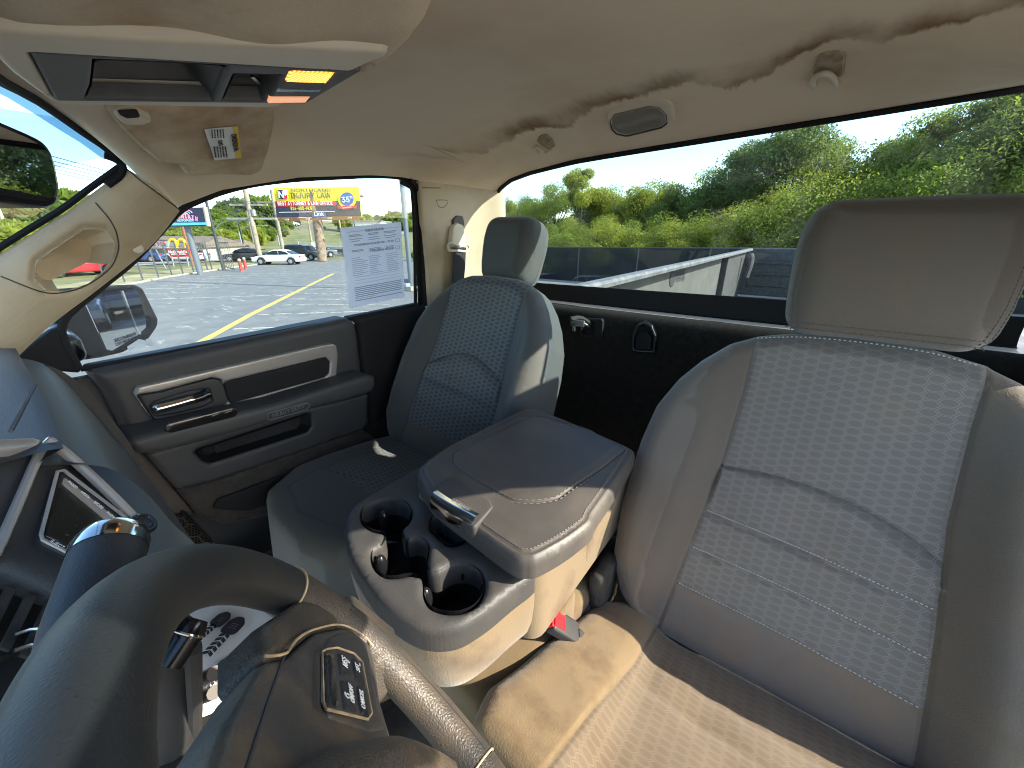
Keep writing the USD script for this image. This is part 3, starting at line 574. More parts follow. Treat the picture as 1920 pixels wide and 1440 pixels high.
def pocket(nm, px, p0, n, hint, depth, m, parent, taper=.75, skew=(0, 0, 0), rc=.004, sp=.006):
    ex, ey, ez = frame(n, hint); pl = smoothpoly(to2d(at(px, p0, n), p0, ex, ey), rc)
    ring = resample(np.asarray(pl.exterior.coords), sp); c = ring.mean(0); L = []
    for t in (0, .3, .7, .93, 1.0):
        k = 1-(1-taper)*t - (.06 if t == 1.0 else 0); q = c+(ring-c)*k; L.append(np.asarray(p0)+q[:, :1]*ex+q[:, 1:]*ey-ez*depth*t+np.asarray(skew)*t)
    L = np.array(L); L = np.concatenate([L, L[:, :1]], 1); g = grid(L[:, ::-1]); b = L[-1]; k = len(g.vertices)
    F = np.vstack([g.faces, [(k, k+1+i+1, k+1+i) for i in range(len(b)-1)]])
    return obj(nm, trimesh.Trimesh(np.vstack([g.vertices, b.mean(0), b]), F, process=False), m, parent, smooth=40)
pocket('storage_bin', binh, op+.002*on, on, hint, .042, ovh, oc, .72, rc=.012, skew=(.012, .0, 0))
pocket('switch_bin', cub, op+.002*on, on, hint, .022, ovh, oc, .8)
oo, o2 = op+.004*on, op+.006*on
obj('bin_pull', lathe([(0, .001), (.9, .001), (1, 0)], (0, 0, 0), (0, 0, 1), 24).apply_transform(np.vstack([np.hstack([np.stack([N(at([(395, 163)], oo, on)[0]-at([(336, 163)], oo, on)[0])*.030, N(at([(365, 156)], oo, on)[0]-at([(365, 172)], oo, on)[0])*.010, on], 1), at([(365, 163)], op-.016*on, on).T]), [0, 0, 0, 1]])), gloss, oc)
obj('reading_lamp', pxpillow([(546, 134), (629, 137), (612, 157), (535, 154)], op+.0046*on, on, hint, rc=.002, r=.002, depth=.004, sp=.005), amber, oc, label='lit amber reading lamp, driver side')
obj('reading_lamp', pxpillow([(506, 182), (583, 182), (574, 193), (501, 194)], op+.0046*on, on, hint, rc=.002, r=.002, depth=.004, sp=.005), amber2, oc, label='dim amber reading lamp, passenger side')
obj('switch_bar', pxpillow([(522, 167), (604, 168), (600, 174), (518, 174)], op+.0052*on, on, hint, rc=.001, r=.001, depth=.002, sp=.005), gloss, oc)
obj('switch', pxpillow([(470, 146), (478, 147), (491, 160), (484, 161)], op-.006*on, on, hint, rc=.001, r=.001, depth=.003, sp=.005), gloss, oc)
# passenger visor
v0, v1, v2 = np.array((.45, -.181, .165)), np.array((.45, -.398, .208)), np.array((.65, -.36, .118))
vn = N(np.cross(v1-v0, v2-v0)); vn = -vn if vn[2] > 0 else vn
vs = thing('sun_visor', 'folded beige passenger sun visor with printed warning label', 'sun visor', (v0+v1+v2)/3)
obj('visor_panel', pxpillow([(196, 204), (514, 198), (520, 230), (508, 285), (494, 322), (470, 331), (350, 332), (338, 313), (300, 309), (270, 286), (228, 246)], v0+.006*vn, vn, (1, 0, 0), rc=.012, r=.012, depth=.02, sp=.009, h=lambda x, y, d: .0025*np.sin(55*x+9*y)*np.exp(-((d-.02)/.02)**2)), beigefab, vs)
obj('pivot_clip', pxpillow([(216, 214), (262, 212), (284, 220), (290, 230), (270, 238), (236, 238), (222, 228)], v0+.011*vn, vn, (1, 0, 0), rc=.008, r=.007, depth=.006, sp=.006), beige, vs)
obj('retainer', pxpillow([(220, 216), (262, 214), (266, 222), (238, 224)], v0+.016*vn, vn, (1, 0, 0), rc=.003, r=.003, depth=.004, sp=.005), dusty, vs)
lb = [(383, 243), (446, 237), (453, 296), (403, 301)]; lp = v0+.0092*vn
lab_ = obj('warning_label', pxpillow(lb, lp, vn, (1, 0, 0), rc=.0005, r=.0003, depth=.0003, sp=.02, steps=(0, 1.0)), white, vs)
yell = mat('yellow_label', (.75, .52, .05), .6, bstr=0)
obj('yellow_band', pxpillow([(436, 238), (446, 237), (453, 296), (443, 297)], lp+.0006*vn, vn, (1, 0, 0), rc=.0003, r=.0003, depth=.0002, sp=.02, steps=(0, 1.0)), yell, lab_)
text_on('label_text', 'WARNING', (447.5, 282), (443, 250), lp+.0009*vn, vn, blackprint, lab_, bold=True)
for i in range(5):
    f = (i+.5)/6
    text_on('label_text', ['Children can be killed', 'or injured by airbag', 'The back seat is safest', 'Never put a rear facing', 'child seat in the front'][i], (429-f*31, 294-f*1+2*f), (426-f*31, 274), lp+.0006*vn, vn, blackprint, lab_)
    text_on('label_text', ['Sit back from airbag', 'Always use seat belts', 'and child restraints', 'See owners manual', 'for more information'][i], (423-f*32, 258), (421-f*31, 242), lp+.0006*vn, vn, blackprint, lab_)
text_on('label_text', 'SRS', (418, 272), (416, 262), lp+.0006*vn, vn, blackprint, lab_, bold=True)
# dome lamp, coat hooks
def hlframe(u, v):
    p = on_hl(u, v); q = on_hl(u+14, v); r_ = on_hl(u, v+14); n = N(np.cross(q-p, r_-p)); n = n if n@(E0-p) > 0 else -n
    return p, n
p, n = hlframe(1200, 222)
dl = thing('dome_lamp', 'oval beige dome lamp with clear ribbed lens above the back window', 'dome lamp', p)
obj('housing', pxpillow([(1136, 222), (1142, 207), (1165, 197), (1225, 185), (1247, 185), (1263, 200), (1267, 225), (1255, 240), (1185, 260), (1163, 259), (1145, 247)], p+.016*n, n, (1, 0, 0), rc=.012, r=.010, depth=.014, sp=.007), beige, dl)
obj('lens', pxpillow([(1143, 228), (1150, 216), (1215, 200), (1235, 202), (1249, 216), (1251, 232), (1240, 240), (1175, 256), (1156, 252), (1147, 243)], p+.0195*n, n, (1, 0, 0), rc=.010, r=.006, depth=.004, sp=.005, h=lambda x, y, d: .0005*np.sin(y*1400)), lensm, dl)
obj('lens_gap', pxpillow([(1142, 228), (1150, 214), (1215, 198), (1236, 200), (1251, 215), (1253, 233), (1241, 242), (1175, 258), (1155, 254), (1145, 244)], p+.0168*n, n, (1, 0, 0), rc=.010, r=.003, depth=.003, sp=.006), dusty, dl)
hookb = mat('grimy_beige_plastic', (.42, .32, .22), .6, (.26, .18, .11), 40, (.4, .6), bstr=.1)
for nm, hp, base, lbl in (('a', [(1530, 153), (1530, 135), (1540, 121), (1556, 117), (1567, 127), (1572, 149)], [(1521, 140), (1535, 104), (1552, 95), (1575, 94), (1584, 105), (1580, 146)], 'beige coat hook in brown stain near the driver, right of the dome lamp'), ('b', [(1010, 283), (1004, 272), (1008, 266), (1016, 270), (1022, 280), (1034, 276)], [(1006, 266), (1012, 257), (1024, 254), (1035, 264), (1040, 277), (1026, 281)], 'small beige coat hook over passenger side, left of the dome lamp')):
    c_ = np.mean(base, 0); p, n = hlframe(*c_)
    ck = thing('coat_hook', lbl, 'coat hook', p, group='coat hooks on the headliner')
    obj('base', pxpillow(base, p+.007*n, n, (1, 0, 0), rc=.004, r=.003, depth=.012, sp=.006, gd=0), hookb, ck)
    q = at(hp, p, n); lift = (.009+np.array([.0, .006, .009, .009, .006, .0]))[:, None]*n; rr = .0055 if nm == 'a' else .004
    obj('hook', tube(curve(q+lift, 24), rr, 10), beige, ck)
# rear-view mirror: face turned so that it shows the back window
mp = np.array((.05, -.045, .045)); dn = N(mp-E0); rn = N(np.array((.10, -.985, .115))); mn = N(rn-dn)
rm = thing('rearview_mirror', 'black framed rear-view mirror hanging at left in the windshield', 'rear-view mirror', mp)
mpx = [(-170, 190), (-20, 212), (55, 245), (95, 265), (112, 300), (122, 355), (119, 385), (105, 391), (0, 376), (-170, 350)]
obj('case', pxpillow(mpx, mp, mn, rc=.010, r=.007, depth=.035, sp=.007, back=True), gloss, rm)
panel('mirror_glass', [(-160, 205), (-20, 228), (50, 258), (84, 276), (98, 303), (106, 345), (104, 366), (93, 370), (0, 352), (-160, 330)], mp, mn, mirror, rm, th=.001, z=.0012)
obj('stem', tube([mp+[-.02, .03, .03], mp+[-.02, .06, .075]], .008, 8), gloss, rm)
# ================================================================ passenger door
X = .745; pd = thing('passenger_door', 'charcoal passenger door with silver trim, armrest and raised window', 'truck door', (.76, -.5, -.6))
nx = (-1, 0, 0)
obj('door_panel', pxpillow([(163, 697), (655, 597), (668, 606), (673, 625), (682, 702), (600, 732), (240, 838), (226, 795), (196, 740)], (X, 0, 0), nx, rc=.008, r=.022, depth=.055, sp=.013), plast2, pd)
obj('rear_panel', pxpillow([(660, 597), (800, 569), (808, 600), (812, 745), (700, 800), (684, 702), (672, 612)], (X+.012, 0, 0), nx, rc=.006, r=.016, depth=.04, sp=.015), rubber, pd)
ins = [(420, 720), (432, 714), (612, 670), (619, 678), (617, 700), (608, 708), (432, 757), (424, 740)]
hb_ = [(256, 741), (300, 734), (398, 708), (416, 712), (424, 730), (430, 752), (418, 764), (303, 800), (288, 790)]
xt = X-.012
obj('trim', pxpillow([(250, 738), (256, 726), (600, 648), (624, 644), (632, 648), (635, 665), (632, 704), (622, 711), (430, 764), (300, 802), (292, 796)], (xt, 0, 0), nx, rc=.004, r=.006, depth=.02, sp=.008, hole=[ins, hb_]), silver, pd)
obj('insert', pxpillow([(418, 716), (612, 668), (621, 676), (619, 702), (610, 710), (432, 760), (424, 740)], (X-.008, 0, 0), nx, rc=.004, r=.005, depth=.01, sp=.01), rubber, pd)
hz = obj('handle_bezel', pxpillow(hb_, (X-.005, 0, 0), nx, rc=.004, r=.006, depth=.01, sp=.008, hole=[[(285, 757), (330, 742), (355, 735), (392, 730), (398, 752), (380, 762), (330, 774), (292, 780)]]), plast, pd)
obj('handle_cup', pxpillow([(278, 752), (330, 736), (398, 726), (404, 755), (330, 780), (288, 786)], (X+.012, 0, 0), nx, rc=.004, r=.002, depth=.002, sp=.01), gloss, hz)
hp = atx(X-.016, (286, 768), (305, 764), (335, 756), (362, 748)); sq = curve(hp, 16)
obj('door_handle', cat_(tube(sq, np.interp(np.linspace(0, 1, 16), [0, .1, 1], [.008, .0115, .0105]), 12)), chrome, pd)
obj('handle_root', tube(curve(atx(X-.012, (358, 750), (378, 744), (392, 737)), 8), [.0105, .0105, .0105, .011, .011, .0115, .012, .012], 12), gloss, pd)
xa = .655
obj('armrest', pxpillow([(238, 832), (250, 822), (520, 756), (660, 712), (692, 703), (705, 707), (706, 722), (700, 736), (560, 776), (420, 820), (300, 852), (262, 853), (246, 844)], (xa, 0, 0), nx, rc=.008, r=.016, depth=.09, sp=.011), plast2, pd)
sw = obj('switch_panel', pxpillow([(309, 800), (316, 795), (436, 765), (445, 768), (446, 776), (440, 782), (322, 812), (311, 810)], (xa-.0012, 0, 0), nx, rc=.003, r=.002, depth=.003, sp=.008), gloss, pd)
for px in ([(395, 779), (415, 774), (416, 780), (398, 785)], [(420, 773), (438, 768), (440, 775), (424, 779)]): obj('switch', pxpillow(px, (xa-.0045, 0, 0), nx, rc=.001, r=.0015, depth=.002, sp=.006), gloss, sw)
obj('badge', pxpillow([(501, 779), (506, 774), (574, 756), (580, 758), (579, 764), (572, 769), (508, 787), (502, 786)], (xa-.001, 0, 0), nx, rc=.001, r=.001, depth=.002, sp=.008), plast, pd)
obj('badge_frame', tube(np.vstack([atx(xa-.002, (501, 779), (506, 774), (574, 756), (580, 758), (579, 764), (572, 769), (508, 787), (502, 786), (501, 779))]), .001, 4), greyprint, pd)
text_on('badge_text', 'HEAVY DUTY', (511, 783), (572, 765), (xa-.003, 0, 0), nx, greyprint, pd, height=.011)
xl = .70; pk = [(366, 846), (582, 775), (583, 800), (576, 810), (396, 868), (384, 864)]
obj('lower_panel', pxpillow([(272, 852), (430, 800), (692, 738), (691, 793), (682, 806), (560, 850), (395, 906), (334, 919), (322, 908)], (xl, 0, 0), nx, rc=.006, r=.012, depth=.04, sp=.011, hole=[pk]), plast2, pd)
pocket('map_pocket', pk, (xl-.008, 0, 0), nx, (0, 0, 1), .05, rubber, pd, .92)
for k in range(9):
    f = k/9; obj('pocket_rib', tube(atx(xl+.035, (402+f*6, 836+f*24), (566-f*2, 782+f*20)), .0016, 4), plast, pd)
obj('door_bottom', pxpillow([(330, 917), (395, 904), (682, 804), (720, 830), (700, 900), (560, 960), (420, 985), (372, 968)], (xl+.012, 0, 0), nx, rc=.006, r=.014, depth=.04, sp=.015), dusty, pd)
obj('speaker_recess', pxpillow([(400, 955), (408, 938), (452, 922), (520, 895), (560, 885), (600, 885), (560, 930), (470, 958)], (xl-.002, 0, 0), nx, rc=.004, r=.003, depth=.003, sp=.02), rubber, pd)
# window: seal and glass, slightly tilted like the door
wo = [(148, 692), (116, 612), (178, 548), (252, 487), (333, 400), (372, 377), (420, 359), (480, 345), (560, 336), (640, 332), (700, 330), (748, 333), (766, 343), (773, 362), (777, 440), (779, 572)]
obj('window_seal', cat_(tube(curve(np.vstack([atx(.775, *wo)]), 70), .0065, 6), strip(curve(atx(.772, (752, 330), (776, 345), (785, 365), (789, 440), (793, 574)), 24), .05, (-1, 0, 0)), tube(curve(atx(.768, (768, 338), (782, 352), (787, 372), (791, 440), (796, 574)), 24), .009, 8)), rubber, pd, smooth=40)
obj('belt_seal', tube(atx(.772, (150, 692), (400, 646), (655, 597), (779, 571)), .006, 6), rubber, pd)
obj('window_glass', grid([[(.790, 0.02, -.30), (.782, 0.02, .2)], [(.790, -1.02, -.30), (.782, -1.02, .2)]]), pane, pd, smooth=False)
obj('mirror_sail', pxpillow([(92, 622), (116, 612), (152, 692), (150, 700), (20, 690), (40, 660)], (.772, 0, 0), nx, rc=.004, r=.006, depth=.02, sp=.012), rubber, pd)
# side mirror
mm = np.array((1.02, -.10, -.15)); sd = N(mm-E0); srr = N(np.array((.638, -.765, -.078))); sn = N(srr-sd)
sm = thing('side_mirror', 'black passenger side mirror with taped cracked glass outside the window', 'side mirror', mm)
obj('case', pxpillow([(118, 600), (150, 560), (185, 536), (258, 532), (268, 536), (300, 600), (298, 616), (283, 638), (240, 660), (205, 668), (150, 676), (128, 640)], mm, sn, rc=.02, r=.02, depth=.10, sp=.015, hole=[[(161, 560), (170, 552), (255, 541), (264, 548), (278, 600), (277, 610), (262, 624), (213, 654), (203, 652)]]), rubber, sm)
sg = panel('mirror_glass', [(158, 560), (170, 549), (256, 538), (266, 546), (281, 600), (279, 612), (264, 627), (214, 659), (200, 655)], mm, sn, mirror, sm, th=.001, z=-.006)
text_on('mirror_text', 'OBJECTS IN MIRROR ARE', (216, 642), (256, 628), mm-.0055*sn, sn, blackprint, sg, lift=.0006)
text_on('mirror_text', 'CLOSER THAN THEY APPEAR', (218, 649), (258, 634), mm-.0055*sn, sn, blackprint, sg, lift=.0006)
clear = glass('clear_tape', (.93, .93, .92), dirt=.28)
obj('tape', strip(curve(at([(230, 545), (243, 580), (262, 625), (285, 640)], mm-.004*sn, sn), 12), .012, sn), clear, sm)
obj('tape', strip(at([(240, 655), (262, 640), (288, 646)], mm+.004*sn, sn), .016, sn), clear, sm)
obj('arm', cat_(box((.90, -.07, -.22), (.2, .06, .06), r=.015)), gloss, sm)
# window paper (buyers guide): print shows mirrored through the sheet
gx = .778; corners = [(638, 427), (752, 416), (759, 557), (655, 578)]
ws_ = thing('window_sheet', 'printed white dealer form taped to passenger window, seen from behind', 'paper sheet', atx(gx, (700, 500))[0])
c3 = atx(gx, *corners); PGs = np.array([[(c3[0]*(1-a)+c3[1]*a)*(1-b)+(c3[3]*(1-a)+c3[2]*a)*b+np.array([-.004*math.sin(5*a+2*b)*math.sin(3*b)**2, 0, 0]) for a in np.linspace(0, 1, 16)] for b in np.linspace(0, 1, 20)])
obj('sheet', solid_sheet(PGs, .0004), paper, ws_, smooth=True)
fadep = mat('faded_print', (.16, .17, .22), .8, bstr=0)
Q = lambda a, b: c3[0]*(1-a)*(1-b)+c3[1]*a*(1-b)+c3[3]*(1-a)*b+c3[2]*a*b
def mirrored(txt, a0, a1, b, bold=False, hs=1.0):
    P0, P1 = Q(a1, b), Q(a0, b); ex = N(P1-P0); ez = np.array([1., 0, 0]); ey = np.cross(ez, ex); ey = ey if ey[2] > 0 else -ey
    t = meshkit.text_mesh(txt, 1.0, 1.0, bold); L = t.bounds[1][0]; s = np.linalg.norm(P1-P0)/L; v = t.vertices
    off = -.0055 - .0005
    obj('print', trimesh.Trimesh(P0+v[:, :1]*s*ex+v[:, 1:2]*s*hs*ey+np.array([off, 0, 0])+v[:, 2:]*np.array([-.0003, 0, 0]), t.faces[:, ::-1], process=False), fadep, ws_, smooth=False)
mirrored('BUYERS GUIDE', .36, .66, .075, True)
mirrored('AS IS - NO DEALER WARRANTY', .16, .83, .235, True, .8); mirrored('DEALER WARRANTY', .40, .83, .33, True, .8)
bars = []
def bar(a0, a1, b, h=.006): bars.append(box((0, 0, 0), (1, 1, 1))); q0, q1 = Q(a0, b), Q(a1, b); e = q1-q0; bars[-1] = box((q0+q1)/2-[.0056, 0, 0], (.0004, np.linalg.norm(e), h*.22), np.stack([[1, 0, 0], N(e), N(np.cross([1, 0, 0], N(e)))], 1))
rr = np.random.default_rng(3)
for b in (.06, .10, .115, .15): bar(.08, .93, b, .003) if b in (.06,) else [bar(a, a+.25*rr.uniform(.6, 1), b) for a in (.1, .4, .66)]
for b in np.arange(.38, .60, .024): [bar(a+.02, a+.02+.26*rr.uniform(.45, 1), b, .004) for a in (.08, .36, .66)]
for b in (.175, .285, .30): [bar(a, a+.2*rr.uniform(.6, 1), b) for a in (.12, .40, .68)]
for b in (.62, .66, .70): bar(.12, .90, b, .0025)
for b in np.arange(.75, .94, .024): bar(.1, .93-.5*(rr.random() < .3), b, .008 if rr.random() < .6 else .004)
for b in (.225, .318): 
    for da, db in ((0, .018), (0, -.018)): bar(.86, .93, b+db, .004)
    for a in (.86, .93): q = Q(a, b); bars.append(box(q-[.0056, 0, 0], (.0004, .001, .0085)))
obj('print_lines', cat_(*bars), fadep, ws_, smooth=False, kind='stuff')
# belt guide and webbing on the right pillar
bg = thing('seat_belt', 'passenger seat belt with beige upper guide hanging on the pillar', 'seat belt', atx(.74, (858, 450))[0])
obj('guide_slot', pxpillow([(850, 412), (857, 404), (868, 405), (872, 420), (870, 445), (850, 445)], (.733, 0, 0), nx, rc=.004, r=.003, depth=.006, sp=.008), brownpl, bg)
obj('guide_arm', pxpillow([(848, 440), (850, 424), (858, 417), (870, 422), (874, 440), (871, 462), (850, 464), (847, 455)], (.722, 0, 0), nx, rc=.006, r=.008, depth=.012, sp=.008), beige, bg)
obj('guide_loop', tube(curve(atx(.716, (842, 470), (840, 460), (846, 456), (862, 462), (874, 458), (880, 464), (874, 471), (858, 470), (842, 470)), 30), .0048, 8), beige, bg)
obj('webbing', solid_sheet(np.array([[a, b] for a, b in zip(curve(atx(.718, (851, 466), (848, 520), (845, 572)), 12), curve(atx(.718, (874, 464), (871, 515), (864, 560)), 12))]), .0015), webbing, bg, smooth=40)
# ================================================================ seats
def seat(name, label, cx, yb_, zb_, rec, mats, head_c, head_half, head_tilt, arc_px=None, stitch=True, cushion=None, group='front seats of the truck', wsc=1.0, hb=((.82, -1), (.92, -.5), (.985, 0), (1.0, .3), (.97, .62), (.86, .90), (.60, 1.0))):
    cl, hx, side = mats[:3]
    t = thing(name, label, 'car seat', (cx, yb_, zb_), group=group)
    o = np.array((cx, yb_, zb_)); ex = np.array((-1., 0, 0)); ey = np.array((0, -math.sin(rec), math.cos(rec))); ez = np.cross(ex, ey)
    # ex points to the driver's side so that (ex, ey, ez) is right handed with ez forward
    hw = [(0, .20), (.02, .245), (.06, .29), (.13, .322), (.25, .334), (.40, .326), (.48, .312), (.55, .28), (.60, .245), (.645, .20), (.668, .155), (.682, .10), (.688, 0)]
    hw = [(v, w*(1-(1-wsc)*min(1, w/.2))) for v, w in hw]; ol = [(w, v) for v, w in hw]+[(-w, v) for v, w in hw[-2::-1]]
    pl = smoothpoly(ol, .02); vv = np.linspace(-.01, .70, 60)
    xi = lambda v: np.interp(v, [0, .2, .40, .56, .69], [.20, .178, .158, .153, .156])
    sL = LineString([(xi(v), v) for v in vv]); sR = LineString([(-xi(v), v) for v in vv])
    arc = curve([(-.158, .395, 0), (-.06, .405, 0), (.03, .398, 0), (.11, .375, 0), (.163, .345, 0)] if arc_px is None else arc_px, 30)[:, :2]
    lv = []
    for y0, y1 in ((.30, .275), (.22, .20), (.135, .12)): lv.append([(-xi(y0), y0), (0, (y0+y1)/2+.004), (xi(y1), y1)])
    def h(x, y, d):
        bl = np.interp(y, [0, .05, .15, .35, .5, .6, .68], [.015, .035, .055, .045, .03, .012, 0]); u = np.clip((np.abs(x)-xi(y)+.01)/.075, 0, 1)
        u = u*u*(3-2*u); f = np.clip((np.abs(x)-.27*wsc)/.07, 0, 1)
        base = bl*u*(1-.55*f*f) + .012*np.exp(-((y-.22)/.13)**2)*(1-u)
        av = np.interp(x, arc[:, 0], arc[:, 1]); base += np.where(np.abs(x) < xi(y), .006*np.exp(-((y-av+.03)/.035)**2)*(y < av), 0)
        for l in lv:
            ly = np.interp(x, [p[0] for p in l], [p[1] for p in l]); base -= .003*np.exp(-((y-ly)/.009)**2)*(np.abs(x) < xi(y))
        return base + .0035*(meshkit.noise(np.stack([x*11, y*9, 0*x], -1), 3)-.5) + .0016*(meshkit.noise(np.stack([x*30, y*45, 0*x], -1), 8)-.5)
    inx = lambda x, y: np.abs(x) < xi(y)
    avf = lambda x: np.interp(x, arc[:, 0], arc[:, 1])
    ll = lambda x, k: np.interp(x, [p[0] for p in lv[k]], [p[1] for p in lv[k]])
    R = pillow(pl, o, ex, ey, r=.045, depth=.085, sp=.0085, h=h, seams=[sL, sR, LineString(arc)], gw=.003, gd=.0045, back=True,
               regions={'upper': lambda x, y: inx(x, y) & (y > avf(x)), 'lower': lambda x, y: inx(x, y) & (y > ll(x, 2)), 'base': inx, 'right': lambda x, y: x < 0, 'left': lambda x, y: x >= 0})
    obj('upper_insert', R['upper'], hx, t); obj('lower_insert', R['lower'], hx, t); obj('base_insert', R['base'], cl, t)
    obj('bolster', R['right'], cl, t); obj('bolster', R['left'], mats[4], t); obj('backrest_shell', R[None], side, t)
    thread = mats_thread
    def onseat(x, y, lift=.0012):
        d = pl.boundary.distance(Point(x, y)); dd_ = min(d, .045); return o+ex*x+ey*y+ez*(float(h(np.array([x]), np.array([y]), np.array([d]))[0])+math.sqrt(max(.045**2-(.045-dd_)**2, 0))-.045+lift)
    if stitch:
        for k in range(3):
            q = curve([(a, b, 0) for a, b in lv[k]], 120); bs = []
            for i in range(2, 117, 2):
                a, b = onseat(*q[i, :2]), onseat(*q[i+1, :2]); bs.append(tube([a, a+(b-a)*1.1], .0011, 4))
            obj('stitching', cat_(*bs), thread, t, kind='stuff')
        pts = curve([(-.156, .66, 0), (-.08, .672, 0), (0, .675, 0), (.08, .672, 0), (.15, .66, 0)], 90)
        obj('stitching', cat_(*[tube([onseat(*pts[i, :2]), onseat(*pts[i+1, :2])], .001, 4) for i in range(0, 88, 2)]), thread, t, kind='stuff')
    # headrest
    hw_, hh_, hd = head_half; ht = head_tilt; hx_ = np.array((-1., 0, 0)); hy = np.array((0, -math.sin(ht), math.cos(ht))); hz_ = np.cross(hx_, hy)
    ho = np.array(head_c)+hz_*hd
    hp = list(hb); hp = Polygon([(a*hw_, b*hh_) for a, b in hp]+[(-a*hw_, b*hh_) for a, b in hp[::-1]]).buffer(-.045, quad_segs=8).buffer(.045, quad_segs=8)
    seam = LineString([(-hw_*.80, -hh_), (-hw_*.88, -hh_*.4), (-hw_*.89, hh_*.3), (-hw_*.78, hh_*.8)]); seam2 = LineString([(hw_*.80, -hh_), (hw_*.88, -hh_*.4), (hw_*.89, hh_*.3), (hw_*.78, hh_*.8)]); seam3 = LineString([(-hw_*.95, -hh_*.88), (hw_*.95, -hh_*.88)])
    hr = obj('headrest', pillow(hp, ho, hx_, hy, r=.050, depth=max(.005, 2*hd-.1), sp=.007, back='mirror', seams=[seam, seam2, seam3], gw=.0035, gd=.004, h=lambda x, y, d: .012*(1-(x/hw_)**2)*(1-(y/hh_)**2)), mats[3], t)
    def onhead(x, y):
        d = min(hp.boundary.distance(Point(x, y)), .05); return ho+hx_*x+hy*y+hz_*(.012*(1-(x/hw_)**2)*(1-(y/hh_)**2)+math.sqrt(max(.05**2-(.05-d)**2, 0))-.05+.0009)
    if stitch:
        for sm_ in (seam, seam2, seam3):
            for off in (.0045, -.0045):
                q = np.array([sm_.offset_curve(off).interpolate(t_, normalized=True).coords[0] for t_ in np.linspace(.03, .97, 70)])
                obj('stitching', cat_(*[tube([onhead(*q[i]), onhead(*q[i+1])], .0008, 4) for i in range(0, 68, 2)]), mats[3], hr, kind='stuff')
    for s_ in (-1, 1): obj('post', tube([ho-hz_*(hd*1.4)+hx_*.06*s_-hy*hh_*.8, ho-hz_*(hd*1.4)+hx_*.06*s_-hy*(hh_+.12)], .006, 8), chrome, hr)
    obj('side_welt', tube(curve([o+ex*-.31+ey*.30+ez*-.10, o+ex*-.325+ey*.2+ez*-.10, o+ex*-.32+ey*.02+ez*-.105], 10), .003, 5), tandust, t)
    # cushion
    (c0, slope, depth_, outl, seams_, ch, mt) = cushion
    co = np.array(c0); cey = N(np.array((0, 1., slope))); cex = np.array((1., 0, 0)); 
    pl2 = smoothpoly(outl, .03); sm = [LineString(s) for s in seams_]
    Rg = pillow(pl2, co, cex, cey, r=.04, depth=depth_, sp=.0095, h=ch, seams=sm, gw=.003, gd=.004, back=False, regions=mt[1])
    for k, v_ in Rg.items(): obj(re.sub('_(right|left)$', '', k or 'cushion_side'), v_, mt[0][k], t)
    return t
mats_thread = mat('pale_thread', (.42, .40, .37), .8, bstr=0)
def dcush(x, y, d):
    u = np.clip((np.abs(x)-.17)/.07, 0, 1); u = u*u*(3-2*u); b = .03*u
    for yy in (.10, .17): b = b-.0035*np.exp(-((y-yy)/.010)**2)*(np.abs(x) < .2)
    return b+.006*(meshkit.noise(np.stack([x*13, y*13, 0*x], -1), 5)-.5)+.0025*(meshkit.noise(np.stack([x*34, y*22, 0*x], -1), 6)-.5)
# cushion frames: x across from the seat's centre, y forward from the joint
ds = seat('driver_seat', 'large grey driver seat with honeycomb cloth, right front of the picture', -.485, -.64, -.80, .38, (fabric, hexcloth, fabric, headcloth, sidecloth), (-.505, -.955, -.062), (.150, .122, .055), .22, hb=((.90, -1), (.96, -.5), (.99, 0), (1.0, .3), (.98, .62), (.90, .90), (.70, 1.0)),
     cushion=((-.485, -.65, -.785), .31, .10, [(-.30, -.02), (.27, -.02), (.325, .04), (.345, .20), (.37, .38), (.35, .44), (.2, .47), (-.3, .47), (-.35, .3)],
              [[(.20, -.02), (.205, .15), (.225, .3), (.24, .47)], [(-.2, -.02), (-.22, .47)]], dcush,
              ({'cushion_bolster_right': tanfab, 'cushion_bolster_left': tanfab, 'cushion_insert': hexdirt, None: tanfab}, {'cushion_bolster_right': lambda x, y: x > np.interp(y, [0, .15, .3, .47], [.20, .205, .225, .24]), 'cushion_bolster_left': lambda x, y: -x > np.interp(y, [0, .47], [.20, .22]), 'cushion_insert': lambda x, y: np.abs(x) < 9})))
def pcush(x, y, d):
    u = np.clip((np.abs(x)-.15)/.08, 0, 1); return .022*u*u*(3-2*u)+.01*np.exp(-((y-.3)/.15)**2)
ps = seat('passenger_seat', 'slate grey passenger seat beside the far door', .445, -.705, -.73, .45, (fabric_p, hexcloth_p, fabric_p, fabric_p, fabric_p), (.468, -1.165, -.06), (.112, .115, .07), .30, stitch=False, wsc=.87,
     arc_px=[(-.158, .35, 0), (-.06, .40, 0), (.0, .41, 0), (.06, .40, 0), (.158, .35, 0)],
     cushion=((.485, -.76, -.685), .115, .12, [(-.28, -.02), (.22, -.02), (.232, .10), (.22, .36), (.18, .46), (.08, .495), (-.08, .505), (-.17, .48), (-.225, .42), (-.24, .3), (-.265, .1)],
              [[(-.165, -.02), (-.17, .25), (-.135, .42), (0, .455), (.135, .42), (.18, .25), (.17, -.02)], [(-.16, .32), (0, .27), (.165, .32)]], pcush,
              ({'cushion_top': fabric_p, None: fabric_p, 'cushion_insert': hexcloth_p}, {'cushion_insert': lambda x, y: (np.abs(x) < .15) & (y < .30), 'cushion_top': lambda x, y: np.abs(x) < 9})))
